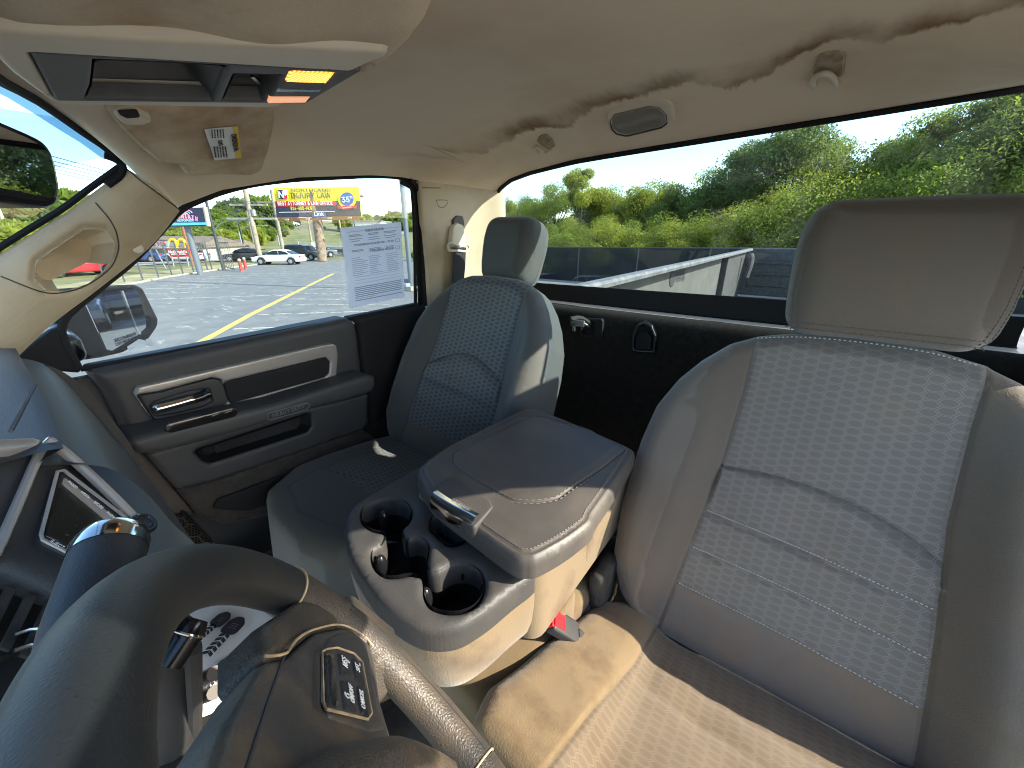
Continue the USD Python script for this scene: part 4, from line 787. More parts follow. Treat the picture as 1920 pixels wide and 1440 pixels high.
# recliner cover and buckle beside the driver's cushion
obj('recliner_cover', cat_(box((-.165, -.63, -.72), (.035, .09, .12), r=.012), box((-.15, -.57, -.765), (.03, .05, .05), r=.014)), dusty, ds)
bk = thing('seat_belt_buckle', 'seat belt buckle with red release button beside driver cushion', 'seat belt buckle', (-.135, -.46, -.66))
br_, bb2 = atz(-.650, (1030, 1160))[0], atz(-.705, (1078, 1190))[0]; ay = N(br_-bb2); ca = br_-ay*.028; ax_ = N(np.cross(ay, (0, .3, 1.))); az_ = np.cross(ax_, ay); Rb = np.stack([ax_, ay, az_], 1)
obj('buckle_body', box(ca-ay*.01, (.040, .075, .024), Rb, r=.005), plast, bk)
obj('release_button', box(ca+ay*.0275+az_*.002, (.030, .008, .017), Rb, r=.002), red, bk)
obj('release_button_top', box(ca+ay*.012+az_*.0125, (.026, .030, .003), Rb, r=.001), red, bk)
obj('stalk', tube([ca-ay*.045, ca-ay*.14], .014, 8), webbing, bk)
# centre seat cushion below the console
cs = thing('center_seat_cushion', 'tan centre seat cushion under the folded console', 'seat cushion', (0, -.5, -.8))
obj('cushion', pillow(smoothpoly([(-.16, -.78), (.17, -.78), (.17, -.33), (.14, -.295), (-.10, -.28), (-.15, -.31)], .02), (0, 0, -.70), (1, 0, 0), (0, 1, 0), r=.03, depth=.15, sp=.014), tanfab, cs)
obj('side_bolster', box((-.145, -.49, -.70), (.02, .06, .11), r=.008), tanfab, cs)
# ================================================================ folding centre console
cc = thing('center_console', 'folded centre console with cup holders, padded dark lid and tan cloth sides', 'centre console', (0, -.5, -.6))
zt_ = -.487; pz = (0, 0, zt_); up = (0, 0, 1)
outline = [(1042, 1000), (1092, 972), (1118, 955), (1080, 905), (985, 830), (905, 830), (790, 870), (742, 896), (670, 938), (650, 962), (644, 988), (650, 1030), (672, 1072), (705, 1118), (745, 1155), (795, 1178), (852, 1176), (905, 1148), (960, 1105), (1008, 1066)]
cup1 = [(677, 965), (682, 950), (700, 938), (730, 932), (758, 938), (771, 955), (766, 975), (752, 990), (757, 1008), (762, 1012), (775, 1005), (795, 1010), (803, 1024), (800, 1042), (801, 1062), (818, 1072), (845, 1058), (875, 1056), (898, 1068), (907, 1088), (904, 1112), (890, 1132), (862, 1144), (832, 1144), (806, 1134), (796, 1115), (795, 1090), (775, 1074), (745, 1078), (722, 1077), (702, 1062), (697, 1040), (702, 1026), (716, 1020), (722, 998), (700, 992), (682, 980)]
phone = [(808, 972), (815, 962), (830, 966), (872, 1002), (874, 1012), (852, 1020), (838, 1018), (806, 990)]
obj('console_top', pxpillow(cpx(outline), pz, up, rc=.012, r=.014, depth=.03, sp=.007, hole=[cpx(cup1, 3), phone]), contop, cc)
wl = pocket('cup_well', cpx(cup1, 3), (0, 0, zt_-.004), up, (0, 0, 1), .10, gloss, cc, .93, rc=.003, sp=.004)
pocket('slot_well', phone, (0, 0, zt_-.003), up, (0, 0, 1), .07, gloss, cc, .9, rc=.004)
for (u, v), rr_ in (((730, 962), .034), ((750, 1045), .031), ((855, 1100), .042)):
    c_ = atz(zt_-.098, (u+6, v+30))[0]; obj('cup_bottom', lathe([(rr_, .0), (rr_, .006), (rr_*.85, .006), (rr_*.82, .003), (rr_*.55, .003), (rr_*.5, .005), (0, .005)], c_, up, 28), rubber, wl)
for (u, v), dx in (((716, 1058), (-.01, .02, 0)), ((800, 1120), (-.01, .02, 0)), ((870, 1075), (.02, -.01, 0)), ((720, 975), (-.02, -.0, 0))):
    c_ = atz(zt_-.03, (u, v))[0]; s1 = trimesh.creation.icosphere(2, 1.0); s1.vertices = s1.vertices*[.010, .010, .022]+c_+np.array(dx)*.1; obj('cup_grip', s1, gloss, wl, smooth=True)
# cloth body under the top: sides drop and draw in
ex3, ey3, ez3 = frame(up); o3 = np.array(pz); P2 = smoothpoly(to2d(at(cpx(outline), pz, up), o3, ex3, ey3), .012)
ring = resample(np.asarray(P2.exterior.coords), .008); c2 = np.array([np.mean(ring[:, 0]), np.mean(ring[:, 1])])
L = []
for dz, k in ((-.036, .985), (-.044, 1.0), (-.075, 1.0), (-.11, .985), (-.135, .955), (-.15, .90), (-.15, .3)):
    q = c2+(ring-c2)*k; L.append(o3+q[:, :1]*ex3+q[:, 1:]*ey3+np.array([0, 0, dz]))
L = np.array(L); L = np.concatenate([L, L[:, :1]], 1); g_ = grid(L[:, ::-1]); obj('cloth_body', g_, tanfab, cc, smooth=50)
for a in ((868, 1192),):
    q = atz(zt_-.05, (862, 1205), (868, 1240))
# raised rear box that carries the lid, with tan side
rear = [(-.158, -.40), (.165, -.40), (.168, -.79), (-.16, -.79)]
obj('rear_body', pillow(smoothpoly([(-.150, -.375), (.16, -.40), (.165, -.80), (-.155, -.80)], .03), (0, 0, -.478), (1, 0, 0), (0, 1, 0), r=.01, depth=.15, sp=.012), tanfab, cc)
lidpx = [(1185, 838), (1190, 850), (1150, 915), (1118, 962), (1108, 982), (1060, 1018), (1010, 1045), (990, 1048), (965, 1044), (925, 1018), (880, 985), (815, 937), (790, 905), (783, 888), (786, 872), (830, 838), (900, 803), (968, 770), (990, 764), (1020, 769), (1110, 805)]
zl = -.432
ex3, ey3, ez3 = frame(up); lidp = smoothpoly(to2d(at(cpx(lidpx), (0, 0, zl), up), (0, 0, zl), ex3, ey3), .016)
seam_px = [(1092, 803), (1000, 783), (925, 812), (860, 846), (850, 862), (856, 880), (895, 905), (945, 935), (970, 944), (1010, 945), (1045, 938), (1068, 922), (1130, 880), (1172, 846)]
sl2 = LineString(curve(np.hstack([to2d(at(seam_px, (0, 0, zl), up), (0, 0, zl), ex3, ey3), np.zeros((len(seam_px), 1))]), 90)[:, :2])
edge = LineString(lidp.buffer(-.013).exterior.coords)
pad = Polygon(sl2.coords).buffer(0)
latch_px = [(808, 925), (815, 915), (838, 895), (860, 900), (918, 938), (922, 952), (900, 972), (893, 985), (872, 975)]
def lidh(x, y, d):
    di = shapely.distance(shapely.points(np.stack([x, y], 1)), sl2); inn = shapely.contains_xy(pad, x, y)
    return .004*np.clip(d/.05, 0, 1)+np.where(inn, .005*np.clip(di/.02, 0, 1), 0)
obj('lid', pillow(lidp, (0, 0, zl), ex3, ey3, r=.016, depth=.022, sp=.006, h=lidh, seams=[sl2, edge], gw=.002, gd=.003, back=True), vinyl, cc)
# stitches beside the two seams
def lid_pts(ls, n): 
    q = np.array([ls.interpolate(t, normalized=True).coords[0] for t in np.linspace(0, 1, n)]); return q
for ls, nm in ((sl2.buffer(.004).exterior, 0), (lidp.buffer(-.0175).exterior, 1)):
    q = lid_pts(ls, 420 if nm else 330); d = shapely.distance(shapely.points(q), lidp.boundary); hh = lidh(q[:, 0], q[:, 1], d)+.0006; pp = q[:, :1]*ex3+q[:, 1:]*ey3+np.array([0, 0, zl])+hh[:, None]*ez3
    obj('stitching', cat_(*[tube([pp[i], pp[i+1]], .0006, 4) for i in range(0, len(pp)-1, 2)]), mat('tan_thread' if nm else 'grey_thread', (.16, .14, .12), .8, bstr=0), cc, kind='stuff')
lz = (0, 0, zl+.006)
lat_ = obj('latch_plate', pxpillow([(808, 925), (816, 912), (842, 893), (866, 900), (920, 937), (926, 950), (904, 974), (890, 990), (872, 980)], lz, up, rc=.006, r=.005, depth=.02, sp=.006), contop, cc)
Lp = curve(np.vstack([atz(zl+.004, (814, 934), (845, 955), (893, 980))]), 10); 
prof = []
for p_ in Lp:
    fwd = N(np.array([.15, 1, 0])); prof.append([p_-fwd*.008+[0, 0, .012], p_+[0, 0, .0135], p_+fwd*.007+[0, 0, .006], p_+fwd*.010+[0, 0, -.004], p_+fwd*.008+[0, 0, -.022]])
obj('latch_bar', grid(np.array(prof)), chrome, lat_, smooth=50)
text_on('latch_text', 'STORAGE', (845, 938), (878, 958), (0, 0, zl+.0165), up, greyprint, lat_)
# ================================================================ steering wheel
wc = np.array((.118, -.059, -.312))+E0; th, ph_ = .475, -.194; wn = N([math.sin(ph_)*math.cos(th), -math.cos(th)*math.cos(ph_), math.sin(th)]); w1 = N(np.cross((0, 0, 1.), wn)); w1 = w1 if w1[0] > 0 else -w1; w2 = np.cross(wn, w1); w2 = w2 if w2[2] > 0 else -w2
sw_ = thing('steering_wheel', 'worn dark pebbled leather steering wheel in the lower left foreground', 'steering wheel', wc)
RW = .189; an = np.linspace(0, 2*np.pi, 160, endpoint=False)
def rimpart(a0, a1, k, r0=.0198):
    a = np.linspace(a0, a1, k); C_ = wc+RW*(np.cos(a)[:, None]*w1+np.sin(a)[:, None]*w2); V = []
    for ai, c_ in zip(a, C_):
        rad = math.cos(ai)*w1+math.sin(ai)*w2; b = np.linspace(0, 2*np.pi, 33); fat = r0
        V.append(c_+fat*(np.cos(b)[:, None]*rad*1.0+np.sin(b)[:, None]*wn*.92))
    return grid(np.array(V))
sa = math.radians(8); sb = math.radians(-75)
obj('rim', rimpart(sa+.012, math.pi*1.1, 150), rimleather, sw_, smooth=True); obj('grip', rimpart(sb+.01, sa-.004, 50), leather, sw_, smooth=True, label='right hand grip of the rim between two seams'); obj('rim', rimpart(-math.pi*.9, sb-.008, 80), leather, sw_, smooth=True)
for a in (sa+.004, sb): obj('rim_seam', tube([wc+(RW+.0205*math.cos(b))*(math.cos(a)*w1+math.sin(a)*w2)+.0190*math.sin(b)*wn for b in np.linspace(0, 2*np.pi, 29)], .0011, 5), tandust, sw_)
gl = [wc+(RW-.009)*(math.cos(a)*w1+math.sin(a)*w2)+.0164*wn for a in np.linspace(sb+.02, sa-.35, 40)]; obj('rim_seam', tube(gl, .0007, 4), blackprint, sw_)
def wp_(px, lift=0.0): return at(px, wc+wn*lift, wn)
P0 = wc+wn*.002
obj('spoke', pxpillow([(497, 1232), (538, 1225), (590, 1180), (650, 1170), (700, 1210), (712, 1262), (720, 1320), (745, 1400), (800, 1480), (700, 1640), (380, 1640), (402, 1440), (440, 1330)], P0+wn*.004, wn, rc=.006, r=.008, depth=.02, sp=.006), worn, sw_)
obj('spoke_cover', pxpillow([(497, 1160), (503, 1200), (497, 1228), (538, 1224), (560, 1205), (600, 1175), (650, 1165), (690, 1196), (720, 1230), (760, 1262), (745, 1180), (660, 1110), (560, 1120)], P0+wn*.006, wn, rc=.006, r=.010, depth=.022, sp=.006), leather, sw_, label='leather web joining the rim and the spoke')
P1 = P0+wn*.008
obj('switch_mount', pxpillow([(602, 1216), (616, 1190), (640, 1180), (670, 1188), (694, 1210), (702, 1262), (716, 1328), (728, 1366), (700, 1372), (612, 1342), (606, 1280)], P1-wn*.002, wn, rc=.005, r=.006, depth=.01, sp=.005), worn, sw_)
bd = [(604, 1222), (612, 1217), (632, 1214), (664, 1225), (679, 1241), (688, 1290), (697, 1338), (690, 1349), (612, 1330), (606, 1316)]
obj('switch_border', tube(np.vstack([at(bd, P1+wn*.0002, wn), at(bd[:1], P1+wn*.0002, wn)]), .0008, 5), tandust, sw_)
P2_ = P1-wn*.0012
obj('switch', pxpillow([(607, 1222), (628, 1218), (632, 1260), (638, 1334), (614, 1328), (608, 1312)], P2_, wn, rc=.003, r=.002, depth=.004, sp=.006), gloss, sw_)
for px, tx, a, b in (([(634, 1222), (658, 1228), (664, 1268), (638, 1266)], 'RES', (651, 1255), (648, 1236)), ([(661, 1230), (677, 1243), (682, 1280), (668, 1276)], 'SET', (674, 1263), (671, 1248)),
                     ([(639, 1272), (665, 1276), (672, 1334), (645, 1329)], 'ON/OFF', (664, 1322), (659, 1287)), ([(670, 1282), (684, 1286), (693, 1336), (678, 1340)], 'CANCEL', (684, 1333), (679, 1297))):
    s1 = obj('switch', pxpillow(px, P2_+wn*.0006, wn, rc=.002, r=.002, depth=.004, sp=.005), plast, sw_)
    text_on('switch_text', tx, a, b, P2_+wn*.001, wn, white, s1, bold=True)
text_on('switch_text', '+', (655.5, 1248), (655, 1242), P2_+wn*.001, wn, white, sw_, bold=True); text_on('switch_text', '-', (678.5, 1256), (678, 1250), P2_+wn*.001, wn, white, sw_, bold=True)
cq = at([(651, 1303)], P2_+wn*.0012, wn)[0]; obj('switch_mark', tube([cq+.0024*(math.cos(a)*w1+math.sin(a)*w2) for a in np.linspace(.6, 5.6, 16)], .0004, 4), white, sw_); obj('switch_mark', tube([cq, cq+.0024*N(w1+w2)], .0004, 4), white, sw_)
for sl_ in ([(537, 1219), (505, 1310), (464, 1436), (440, 1520)],): obj('spoke_seam', tube(curve(at(sl_, P0+wn*.0042, wn), 12), .0009, 5), blackprint, sw_)
obj('spoke_edge', tube(curve(at([(497, 1230), (520, 1229), (538, 1224), (545, 1215), (560, 1196), (590, 1180), (640, 1171), (680, 1190), (700, 1212)], P0+wn*.0065, wn), 30), .0009, 5), tandust, sw_)
obj('airbag_pad', pxpillow([(470, 1500), (500, 1445), (545, 1402), (600, 1370), (650, 1356), (700, 1356), (760, 1382), (815, 1420), (870, 1480), (900, 1600), (430, 1640)], P0+wn*.016, wn, rc=.015, r=.03, depth=.02, sp=.008, h=lambda x, y, d: .03*np.clip(d/.09, 0, 1)**.6), leather, sw_)
obj('hub', lathe([(.03, -.06), (.065, -.02), (.07, -.004), (.0, -.002)], wc-wn*.012, wn, 28), plast, sw_)
col = thing('steering_column', 'dark steering column shroud behind the wheel', 'steering column', wc-wn*.2)
obj('shroud', lathe([(.0, -.35), (.075, -.33), (.07, -.12), (.055, -.075), (0, -.07)], wc, wn, 20), plast, col)
obj('stalk', tube([wc-wn*.10+[.05, 0, 0], wc-wn*.10+[.16, -.01, -.02]], .009, 10), gloss, col)
# dark column pieces and pedals seen through the wheel
ig = E0+.42*ray(352, 1185)
ik = thing('ignition_knob', 'black ignition knob with bright edge seen through the wheel', 'ignition knob', ig)
obj('knob', lathe([(.014, -.03), (.016, -.005), (.017, .0), (.013, .012), (0, .013)], ig, N((.3, -.8, .55)), 24), gloss, ik)
obj('knob_ring', tube([ig+.0165*(math.cos(a)*N((.9, .3, 0))+math.sin(a)*N(np.cross((.3, -.8, .55), (.9, .3, 0)))) for a in np.linspace(0, 2*np.pi, 30)], .0016, 6), chrome, ik)
kp = thing('knee_panel', 'dark lower dash and column trim seen through the wheel', 'dash panel', (.0, 0, -.6))
obj('panel', cat_(tube([E0+.55*ray(322, 1190), E0+.62*ray(326, 1300), E0+.66*ray(330, 1460)], .030, 10), tube([E0+.5*ray(362, 1215), E0+.62*ray(366, 1330), E0+.75*ray(362, 1480)], .010, 8)), plast, kp)
for a, b in (((385, 1270), (402, 1262)), ((385, 1305), (402, 1298))): obj('knob', tube([E0+.66*ray(*a), E0+.64*ray(*b)], .011, 10), brownpl, kp)
# ================================================================ floor mat of paper with boot prints
pm = thing('paper_floor_mat', 'sunlit white paper floor mat printed with black boot treads', 'paper mat', atz(-.78, (430, 1230))[0])
mo = [(330, 1120), (470, 1120), (520, 1165), (515, 1215), (478, 1270), (395, 1336), (372, 1345), (330, 1300)]
obj('sheet', pxpillow(mo, (0, 0, -.782), up, rc=.004, r=.002, depth=.001, sp=.02, h=lambda x, y, d: .0015*np.sin(x*17+y*9)), maskp, pm)
def boot(tag_, cu, cv, du, dv, k):
    A0, B0 = atz(-.776, (cu, cv), (cu+du, cv+dv)); e = B0-A0; L_ = np.linalg.norm(e); e /= L_; f_ = np.cross((0, 0, 1), e); ms = []
    for i in range(5):
        for j in range(2):
            s = (i+.5)/5*.62*L_; w = .30*L_; x0, x1 = s, s+.085*L_; y0, y1 = (.03*w, .5*w) if j else (-.5*w, -.03*w); sk = .06*L_*(1 if j else 1)
            q = [(x0, y0), (x1, y0), (x1+(-sk if not j else -sk), y1), (x0-sk, y1)] if j else [(x0-sk, y0), (x1-sk, y0), (x1, y1), (x0, y1)]
            ms.append(trimesh.creation.extrude_polygon(Polygon(q).buffer(0), .0006, engine='earcut'))
    hl_ = Polygon([(.74*L_, -.13*L_), (.90*L_, -.13*L_), (.98*L_, -.05*L_), (.98*L_, .05*L_), (.90*L_, .13*L_), (.74*L_, .13*L_)]).buffer(.01)
    for k_ in range(3): hl_ = hl_.difference(Polygon([((.78+.06*k_)*L_, -.12*L_), ((.79+.06*k_)*L_, -.12*L_), ((.79+.06*k_)*L_, .12*L_), ((.78+.06*k_)*L_, .12*L_)]))
    ms += [trimesh.creation.extrude_polygon(g, .0006, engine='earcut') for g in polys(hl_)]
    m_ = cat_(*ms); v = m_.vertices; obj('boot_print', trimesh.Trimesh(A0+v[:, :1]*e+v[:, 1:2]*f_+v[:, 2:]*np.array([0, 0, 1.]), m_.faces, process=False), blackprint, pm, smooth=False)
boot('', 385, 1230, 62, -66, 1); boot('', 376, 1300, 55, -60, 1); boot('', 442, 1252, 46, -50, 1); boot('', 370, 1200, 52, -45, 1)
# footwell: kick panel, speaker grille, shifted tools in the dark
kk = thing('kick_panel', 'brown grey kick panel ahead of the passenger door', 'kick panel', (.72, -.1, -.5))
obj('panel', pxpillow([(222, 800), (240, 838), (275, 850), (335, 925), (372, 968), (300, 960), (255, 930), (228, 850)], (.735, 0, 0), nx, rc=.004, r=.006, depth=.03, sp=.012), brownpl, kk)
gp, gn = atx(.70, (330, 985))[0], N((-.45, -.45, .8))
sg_ = thing('speaker_grille', 'perforated honeycomb metal grille in the passenger footwell', 'grille', gp)
go = [(272, 972), (316, 948), (338, 956), (392, 1010), (398, 1024), (300, 1050), (285, 1010)]
obj('backing', pxpillow(go, gp-.004*gn, gn, rc=.004, r=.002, depth=.01, sp=.02), rubber, sg_)
ex4, ey4, ez4 = frame(gn); gpoly = smoothpoly(to2d(at(go, gp, gn), gp, ex4, ey4), .003); x0, y0, x1, y1 = gpoly.bounds
def honey(s, w, z, poly):
    ms = []
    for i in range(int((x1-x0)/(1.5*s))+2):
        for j in range(int((y1-y0)/(math.sqrt(3)*s))+2):
            c = np.array([x0+1.5*s*i, y0+math.sqrt(3)*s*(j+.5*(i % 2))])
            for k in range(3):
                a, b = [c+s*np.array([math.cos(q), math.sin(q)]) for q in (math.pi/3*k, math.pi/3*(k+1))]
                if poly.contains(Point((a+b)/2)): ms.append(tube([gp+ex4*a[0]+ey4*a[1]+ez4*z, gp+ex4*b[0]+ey4*b[1]+ez4*z], w, 3, cap=False))
    return cat_(*ms)
gm = mat('bronze_grille_metal', (.16, .12, .085), .4, metal=.6, bstr=0)
obj('fine_mesh', honey(.0042, .0006, 0, gpoly), gm, sg_, smooth=False, kind='stuff'); obj('honeycomb', honey(.021, .0016, .002, gpoly), gm, sg_, smooth=False)
obj('rim', tube(np.vstack([gp+np.array(gpoly.exterior.coords)[:, :1]*ex4+np.array(gpoly.exterior.coords)[:, 1:]*ey4]), .005, 6), rubber, sg_)
# ================================================================ dashboard
da = thing('dashboard', 'dark grey dashboard with touch screen stack at the left edge', 'dashboard', (.3, .1, -.4))
pr = [(.60, .40, -.19), (.60, .02, -.175), (.60, .008, -.186), (.60, -.02, -.200), (.60, -.036, -.217), (.60, -.050, -.255), (.60, -.058, -.294), (.60, -.070, -.34), (.60, -.055, -.37), (.60, .0, -.41), (.60, .10, -.46), (.60, .2, -.60)]
prc = curve(pr, 40)
xsd = np.array([.735, .72, .69, .66, .60, .5, .4, .3, .2, .12]); DB = []
for x in xsd:
    k = 0 if x <= .66 else (x-.66)/.075; DB.append(np.stack([np.full(40, x), prc[:, 1]+k*k*.05+0.03*(x < .3)*(.3-x), prc[:, 2]-k*k*.02], 1))
obj('dash_body', grid(np.array(DB)), plast, da, smooth=50)
obj('dash_top', box((.43, .34, -.20), (.60, .62, .02)), plast, da); obj('dash_top', box((-.30, .42, -.30), (.84, .44, .02)), plast, da)
obj('trim_strip', tube(curve(at([(95, 706), (140, 738), (184, 786), (210, 818), (232, 845)], (.655, 0, 0), (1, 0, 0)), 20), .0035, 6), silver, da)
obj('end_cap', strip(curve(at([(0, 693), (60, 697), (100, 708), (150, 745), (190, 792), (225, 838), (248, 880)], (.645, 0, 0), (1, 0, 0)), 26), .03, (-1, 0, 0)), plast, da, smooth=True)
obj('panel_seam', tube(at([(20, 808), (38, 775), (66, 722)], (.45, -.045, -.2), (0, -.85, .5)), .0012, 5), blackprint, da)
obj('side_pocket', pxpillow([(168, 816), (190, 818), (190, 870), (168, 868)], (.62, 0, 0), nx, rc=.004, r=.004, depth=.02, sp=.01), plast, da)
obj('lower_side', pxpillow([(180, 830), (232, 845), (250, 920), (258, 1000), (240, 1010), (190, 930)], (.64, 0, 0), nx, rc=.006, r=.006, depth=.04, sp=.01), plast, da)
obj('vent_opening', pxpillow([(192, 886), (226, 896), (232, 935), (198, 915)], (.636, 0, 0), nx, rc=.003, r=.002, depth=.004, sp=.01), gloss, da)
# centre stack, turned to the driver
sp0, sn0 = np.array((.1, -.03, -.25)), N((-.5, -.6, .6))
stk_ = obj('stack_housing', pxpillow([(-150, 850), (0, 820), (60, 815), (96, 822), (130, 850), (200, 915), (262, 975), (272, 990), (258, 1010), (170, 1065), (120, 1115), (0, 1062), (-150, 1030)], sp0-.004*sn0, sn0, rc=.006, r=.012, depth=.014, sp=.006), plast2, da, label='centre stack housing with sunlit upper edge painted pale')
obj('stack_trim', tube(curve(at([(96, 824), (75, 850), (40, 930), (5, 1010), (-20, 1060)], sp0+.002*sn0, sn0), 24), .0034, 8), silver, stk_)
obj('stack_trim', tube(curve(at([(92, 826), (135, 860), (200, 920), (262, 982)], sp0+.004*sn0, sn0), 24), .004, 8), silver, stk_)
obj('stack_top', pxpillow([(-120, 822), (0, 817), (62, 814), (90, 821), (84, 838), (40, 846), (-120, 856)], sp0+.003*sn0, sn0, rc=.004, r=.008, depth=.012, sp=.008), silver, stk_, label='upper edge of the centre stack, sunlight put into its pale tone')  # pale silver stands in for sun falling on the top of the stack
obj('screen_bezel', pxpillow([(112, 878), (124, 884), (236, 970), (252, 990), (240, 1015), (176, 1052), (164, 1058), (80, 1015), (76, 1002)], sp0+.003*sn0, sn0, rc=.004, r=.003, depth=.01, sp=.006), plast, stk_)
obj('screen_rim', tube(np.vstack([at([(120, 882), (238, 972), (250, 988), (240, 1012), (176, 1050), (165, 1055), (80, 1012), (77, 1002), (108, 884), (120, 882)], sp0+.0045*sn0, sn0)]), .0014, 6), silver, stk_)
obj('screen', pxpillow([(113, 906), (205, 985), (190, 1020), (165, 1035), (86, 1003)], sp0+.0048*sn0, sn0, rc=.002, r=.0015, depth=.003, sp=.01), screen, stk_)
obj('button_row', pxpillow([(122, 893), (226, 976), (216, 988), (118, 906)], sp0+.0047*sn0, sn0, rc=.001, r=.001, depth=.002, sp=.008), silver, stk_)
for i in range(4):
    f = (i+.5)/4; u, v = 122+f*97, 902+f*77
    text_on('button_mark', ['RADIO', 'MEDIA', 'MORE', 'PHONE'][i], (u-9, v-8), (u+7, v+5), sp0+.0055*sn0, sn0, white, stk_)
text_on('button_text', 'EJECT', (92, 1016), (116, 1030), sp0+.0052*sn0, sn0, white, stk_)
obj('knob', lathe([(.011, -.004), (.011, .006), (.009, .008), (.007, .008), (.006, .0065), (0, .0065)], at([(262, 988)], sp0+.006*sn0, sn0)[0], sn0, 24), gloss, stk_)
obj('stack_lower', pxpillow([(-150, 1035), (0, 1065), (120, 1118), (140, 1135), (60, 1330), (-150, 1330)], sp0-.03*sn0, sn0, rc=.004, r=.004, depth=.03, sp=.02), rubber, da)
vt = obj('air_vent', pxpillow([(-60, 1075), (0, 1080), (105, 1130), (120, 1150), (60, 1215), (0, 1240), (-60, 1230)], sp0-.022*sn0, sn0, rc=.004, r=.003, depth=.01, sp=.02), rubber, da)
for i in range(4):
    a, b = (-25+38*i, 1085+14*i), (-75+38*i, 1185+14*i); q = at([a, b], sp0-.012*sn0, sn0); w_2 = at([(a[0]+17, a[1]+6)], sp0-.012*sn0, sn0)[0]-q[0]
    obj('slat', solid_sheet(np.array([[q[0], q[0]+w_2], [q[1], q[1]+w_2]]), .003), dusty, vt, smooth=False)
for y_ in (1183, 1212): obj('vent_trim', tube(at([(25, y_+8), (55, y_-2), (88, y_-4)], sp0-.008*sn0, sn0), .0015, 6), chrome, vt)
# gear selector on the column
gs = thing('gear_selector', 'black column gear selector with chrome cap behind the wheel', 'gear selector', E0+.24*ray(205, 1010))
g0, g1 = E0+.285*ray(212, 1008), E0+.235*ray(160, 1190); ga = N(g0-g1)
obj('handle', lathe([(.0, -.012), (.017, -.01), (.0195, 0), (.0205, .03), (.0205, .046)], g0-ga*.052, ga, 28), plast, gs)
obj('handle', lathe([(.0, -.10), (.0185, -.095), (.021, -.064), (.0208, -.0645), (.0208, -.012), (.0, -.010)], g0-ga*.002, ga, 28), plast, gs)
obj('cap', lathe([(.0212, -.014), (.0214, -.006), (.0195, .001), (.0165, .004), (.0160, .0035), (0, .0025)], g0, ga, 32), chrome, gs)
# ================================================================ outside: terrain, lot, markings
def sst(a, b, x): t = np.clip((x-a)/(b-a), 0, 1); return t*t*(3-2*t)
K = H/1.75                     # the lot lies well below the eye
def gz(x, y):
    x, y = np.asarray(x, float)/K, np.asarray(y, float)/K
    return K*(5.2*sst(33, 110, x)*sst(8, -4, y) + 1.5*sst(40, 120, x)*sst(-4, 8, y) - .85*sst(-14.6, -16.6, y)*sst(12, 8, x))
gxs = np.concatenate([np.linspace(-400, -30, 12), np.linspace(-25, 45, 71), np.linspace(50, 420, 50)]); gys = np.concatenate([np.linspace(-400, -60, 14), np.linspace(-50, 40, 91), np.linspace(50, 400, 12)])
GX, GY = np.meshgrid(gxs*K, gys*K, indexing='ij'); grassm = mat('dry_grass', (.13, .14, .035), .95, (.24, .20, .09), .35, (.35, .65), bscale=30, bstr=.5, bdist=.03)
obj('ground', grid(np.stack([GX, GY, gz(GX, GY)-.02], -1)[:, ::-1][:, ::-1]), grassm, cab=False, smooth=True, kind='structure')
def cracks(nd, ln, last, pos):
    nd['mp'] = ('mapping', {'scale': (.35, 1.5, 1), 'rotation': (0, 0, .42)}); ln.append((pos, 'mp.vector'))
    nd['cn'] = ('noise_texture', {'scale': 1.6, 'detail': 7, 'roughness': .68, 'distortion': .6}); ln.append(('mp.vector', 'cn.vector'))
    nd['cr'] = ('map_range', {'from_min': .60, 'from_max': .66, 'clamp': True}); ln.append(('cn.fac', 'cr.value'))
    nd['cm'] = ('mix', {'color2': (.36, .34, .29)}); ln += [('cr.result', 'cm.fac'), (last, 'cm.color1')]
    return 'cm.color'
asph = mat('worn_asphalt', (.15, .145, .137), .85, (.20, .192, .178), 1.2, (.35, .65), bscale=90, bstr=.4, bdist=.01, extra=cracks)
lotp = Polygon(K*np.array([(-40, 34), (14, 34), (17.2, 4), (19.7, -3.3), (22.2, -5.2), (25.7, -8.8), (28.3, -12.3), (29.2, -20), (9.6, -20), (9.6, -14.4), (-40, -14.4)]))
def sheet(poly, z, sp=None):
    t = trimesh.creation.triangulate_polygon(poly, engine='earcut'); v = np.asarray(t[0]); f = np.asarray(t[1])
    a = v[f]; cr = (a[:, 1, 0]-a[:, 0, 0])*(a[:, 2, 1]-a[:, 0, 1])-(a[:, 1, 1]-a[:, 0, 1])*(a[:, 2, 0]-a[:, 0, 0]); f[cr < 0] = f[cr < 0][:, ::-1]
    return trimesh.Trimesh(np.hstack([v, np.full((len(v), 1), z)]), f, process=False)
obj('parking_lot', sheet(lotp, .0), asph, cab=False, smooth=False, kind='structure')
curbm = mat('pale_concrete', (.42, .38, .30), .85, (.3, .27, .2), 2, (.4, .7), bscale=20, bstr=.3)
cl_ = K*np.array([(14, 34), (17.2, 4), (19.7, -3.3), (22.2, -5.2), (25.7, -8.8), (28.3, -12.3)]); cl_ = resample(cl_, .8)
obj('pavement', strip(np.hstack([cl_+[2.0, 1.1], np.full((len(cl_), 1), .006)]), 3.6, (0, 0, 1)), mat('sandy_dirt', (.44, .36, .20), .95, (.26, .23, .10), .8, (.35, .6), bscale=20, bstr=.4), cab=False, kind='structure')
obj('kerb', tube(np.hstack([cl_, np.full((len(cl_), 1), .05)]), .075, 6), curbm, cab=False, kind='structure')
roadm = mat('street_asphalt', (.26, .25, .23), .9, (.33, .32, .3), .6, (.35, .65), bscale=20, bstr=.3)
rd = K*np.array([(31.5, 30), (32.5, 0), (36, -14), (44, -30), (70, -55), (110, -85)]); rd = resample(rd, 2.0)
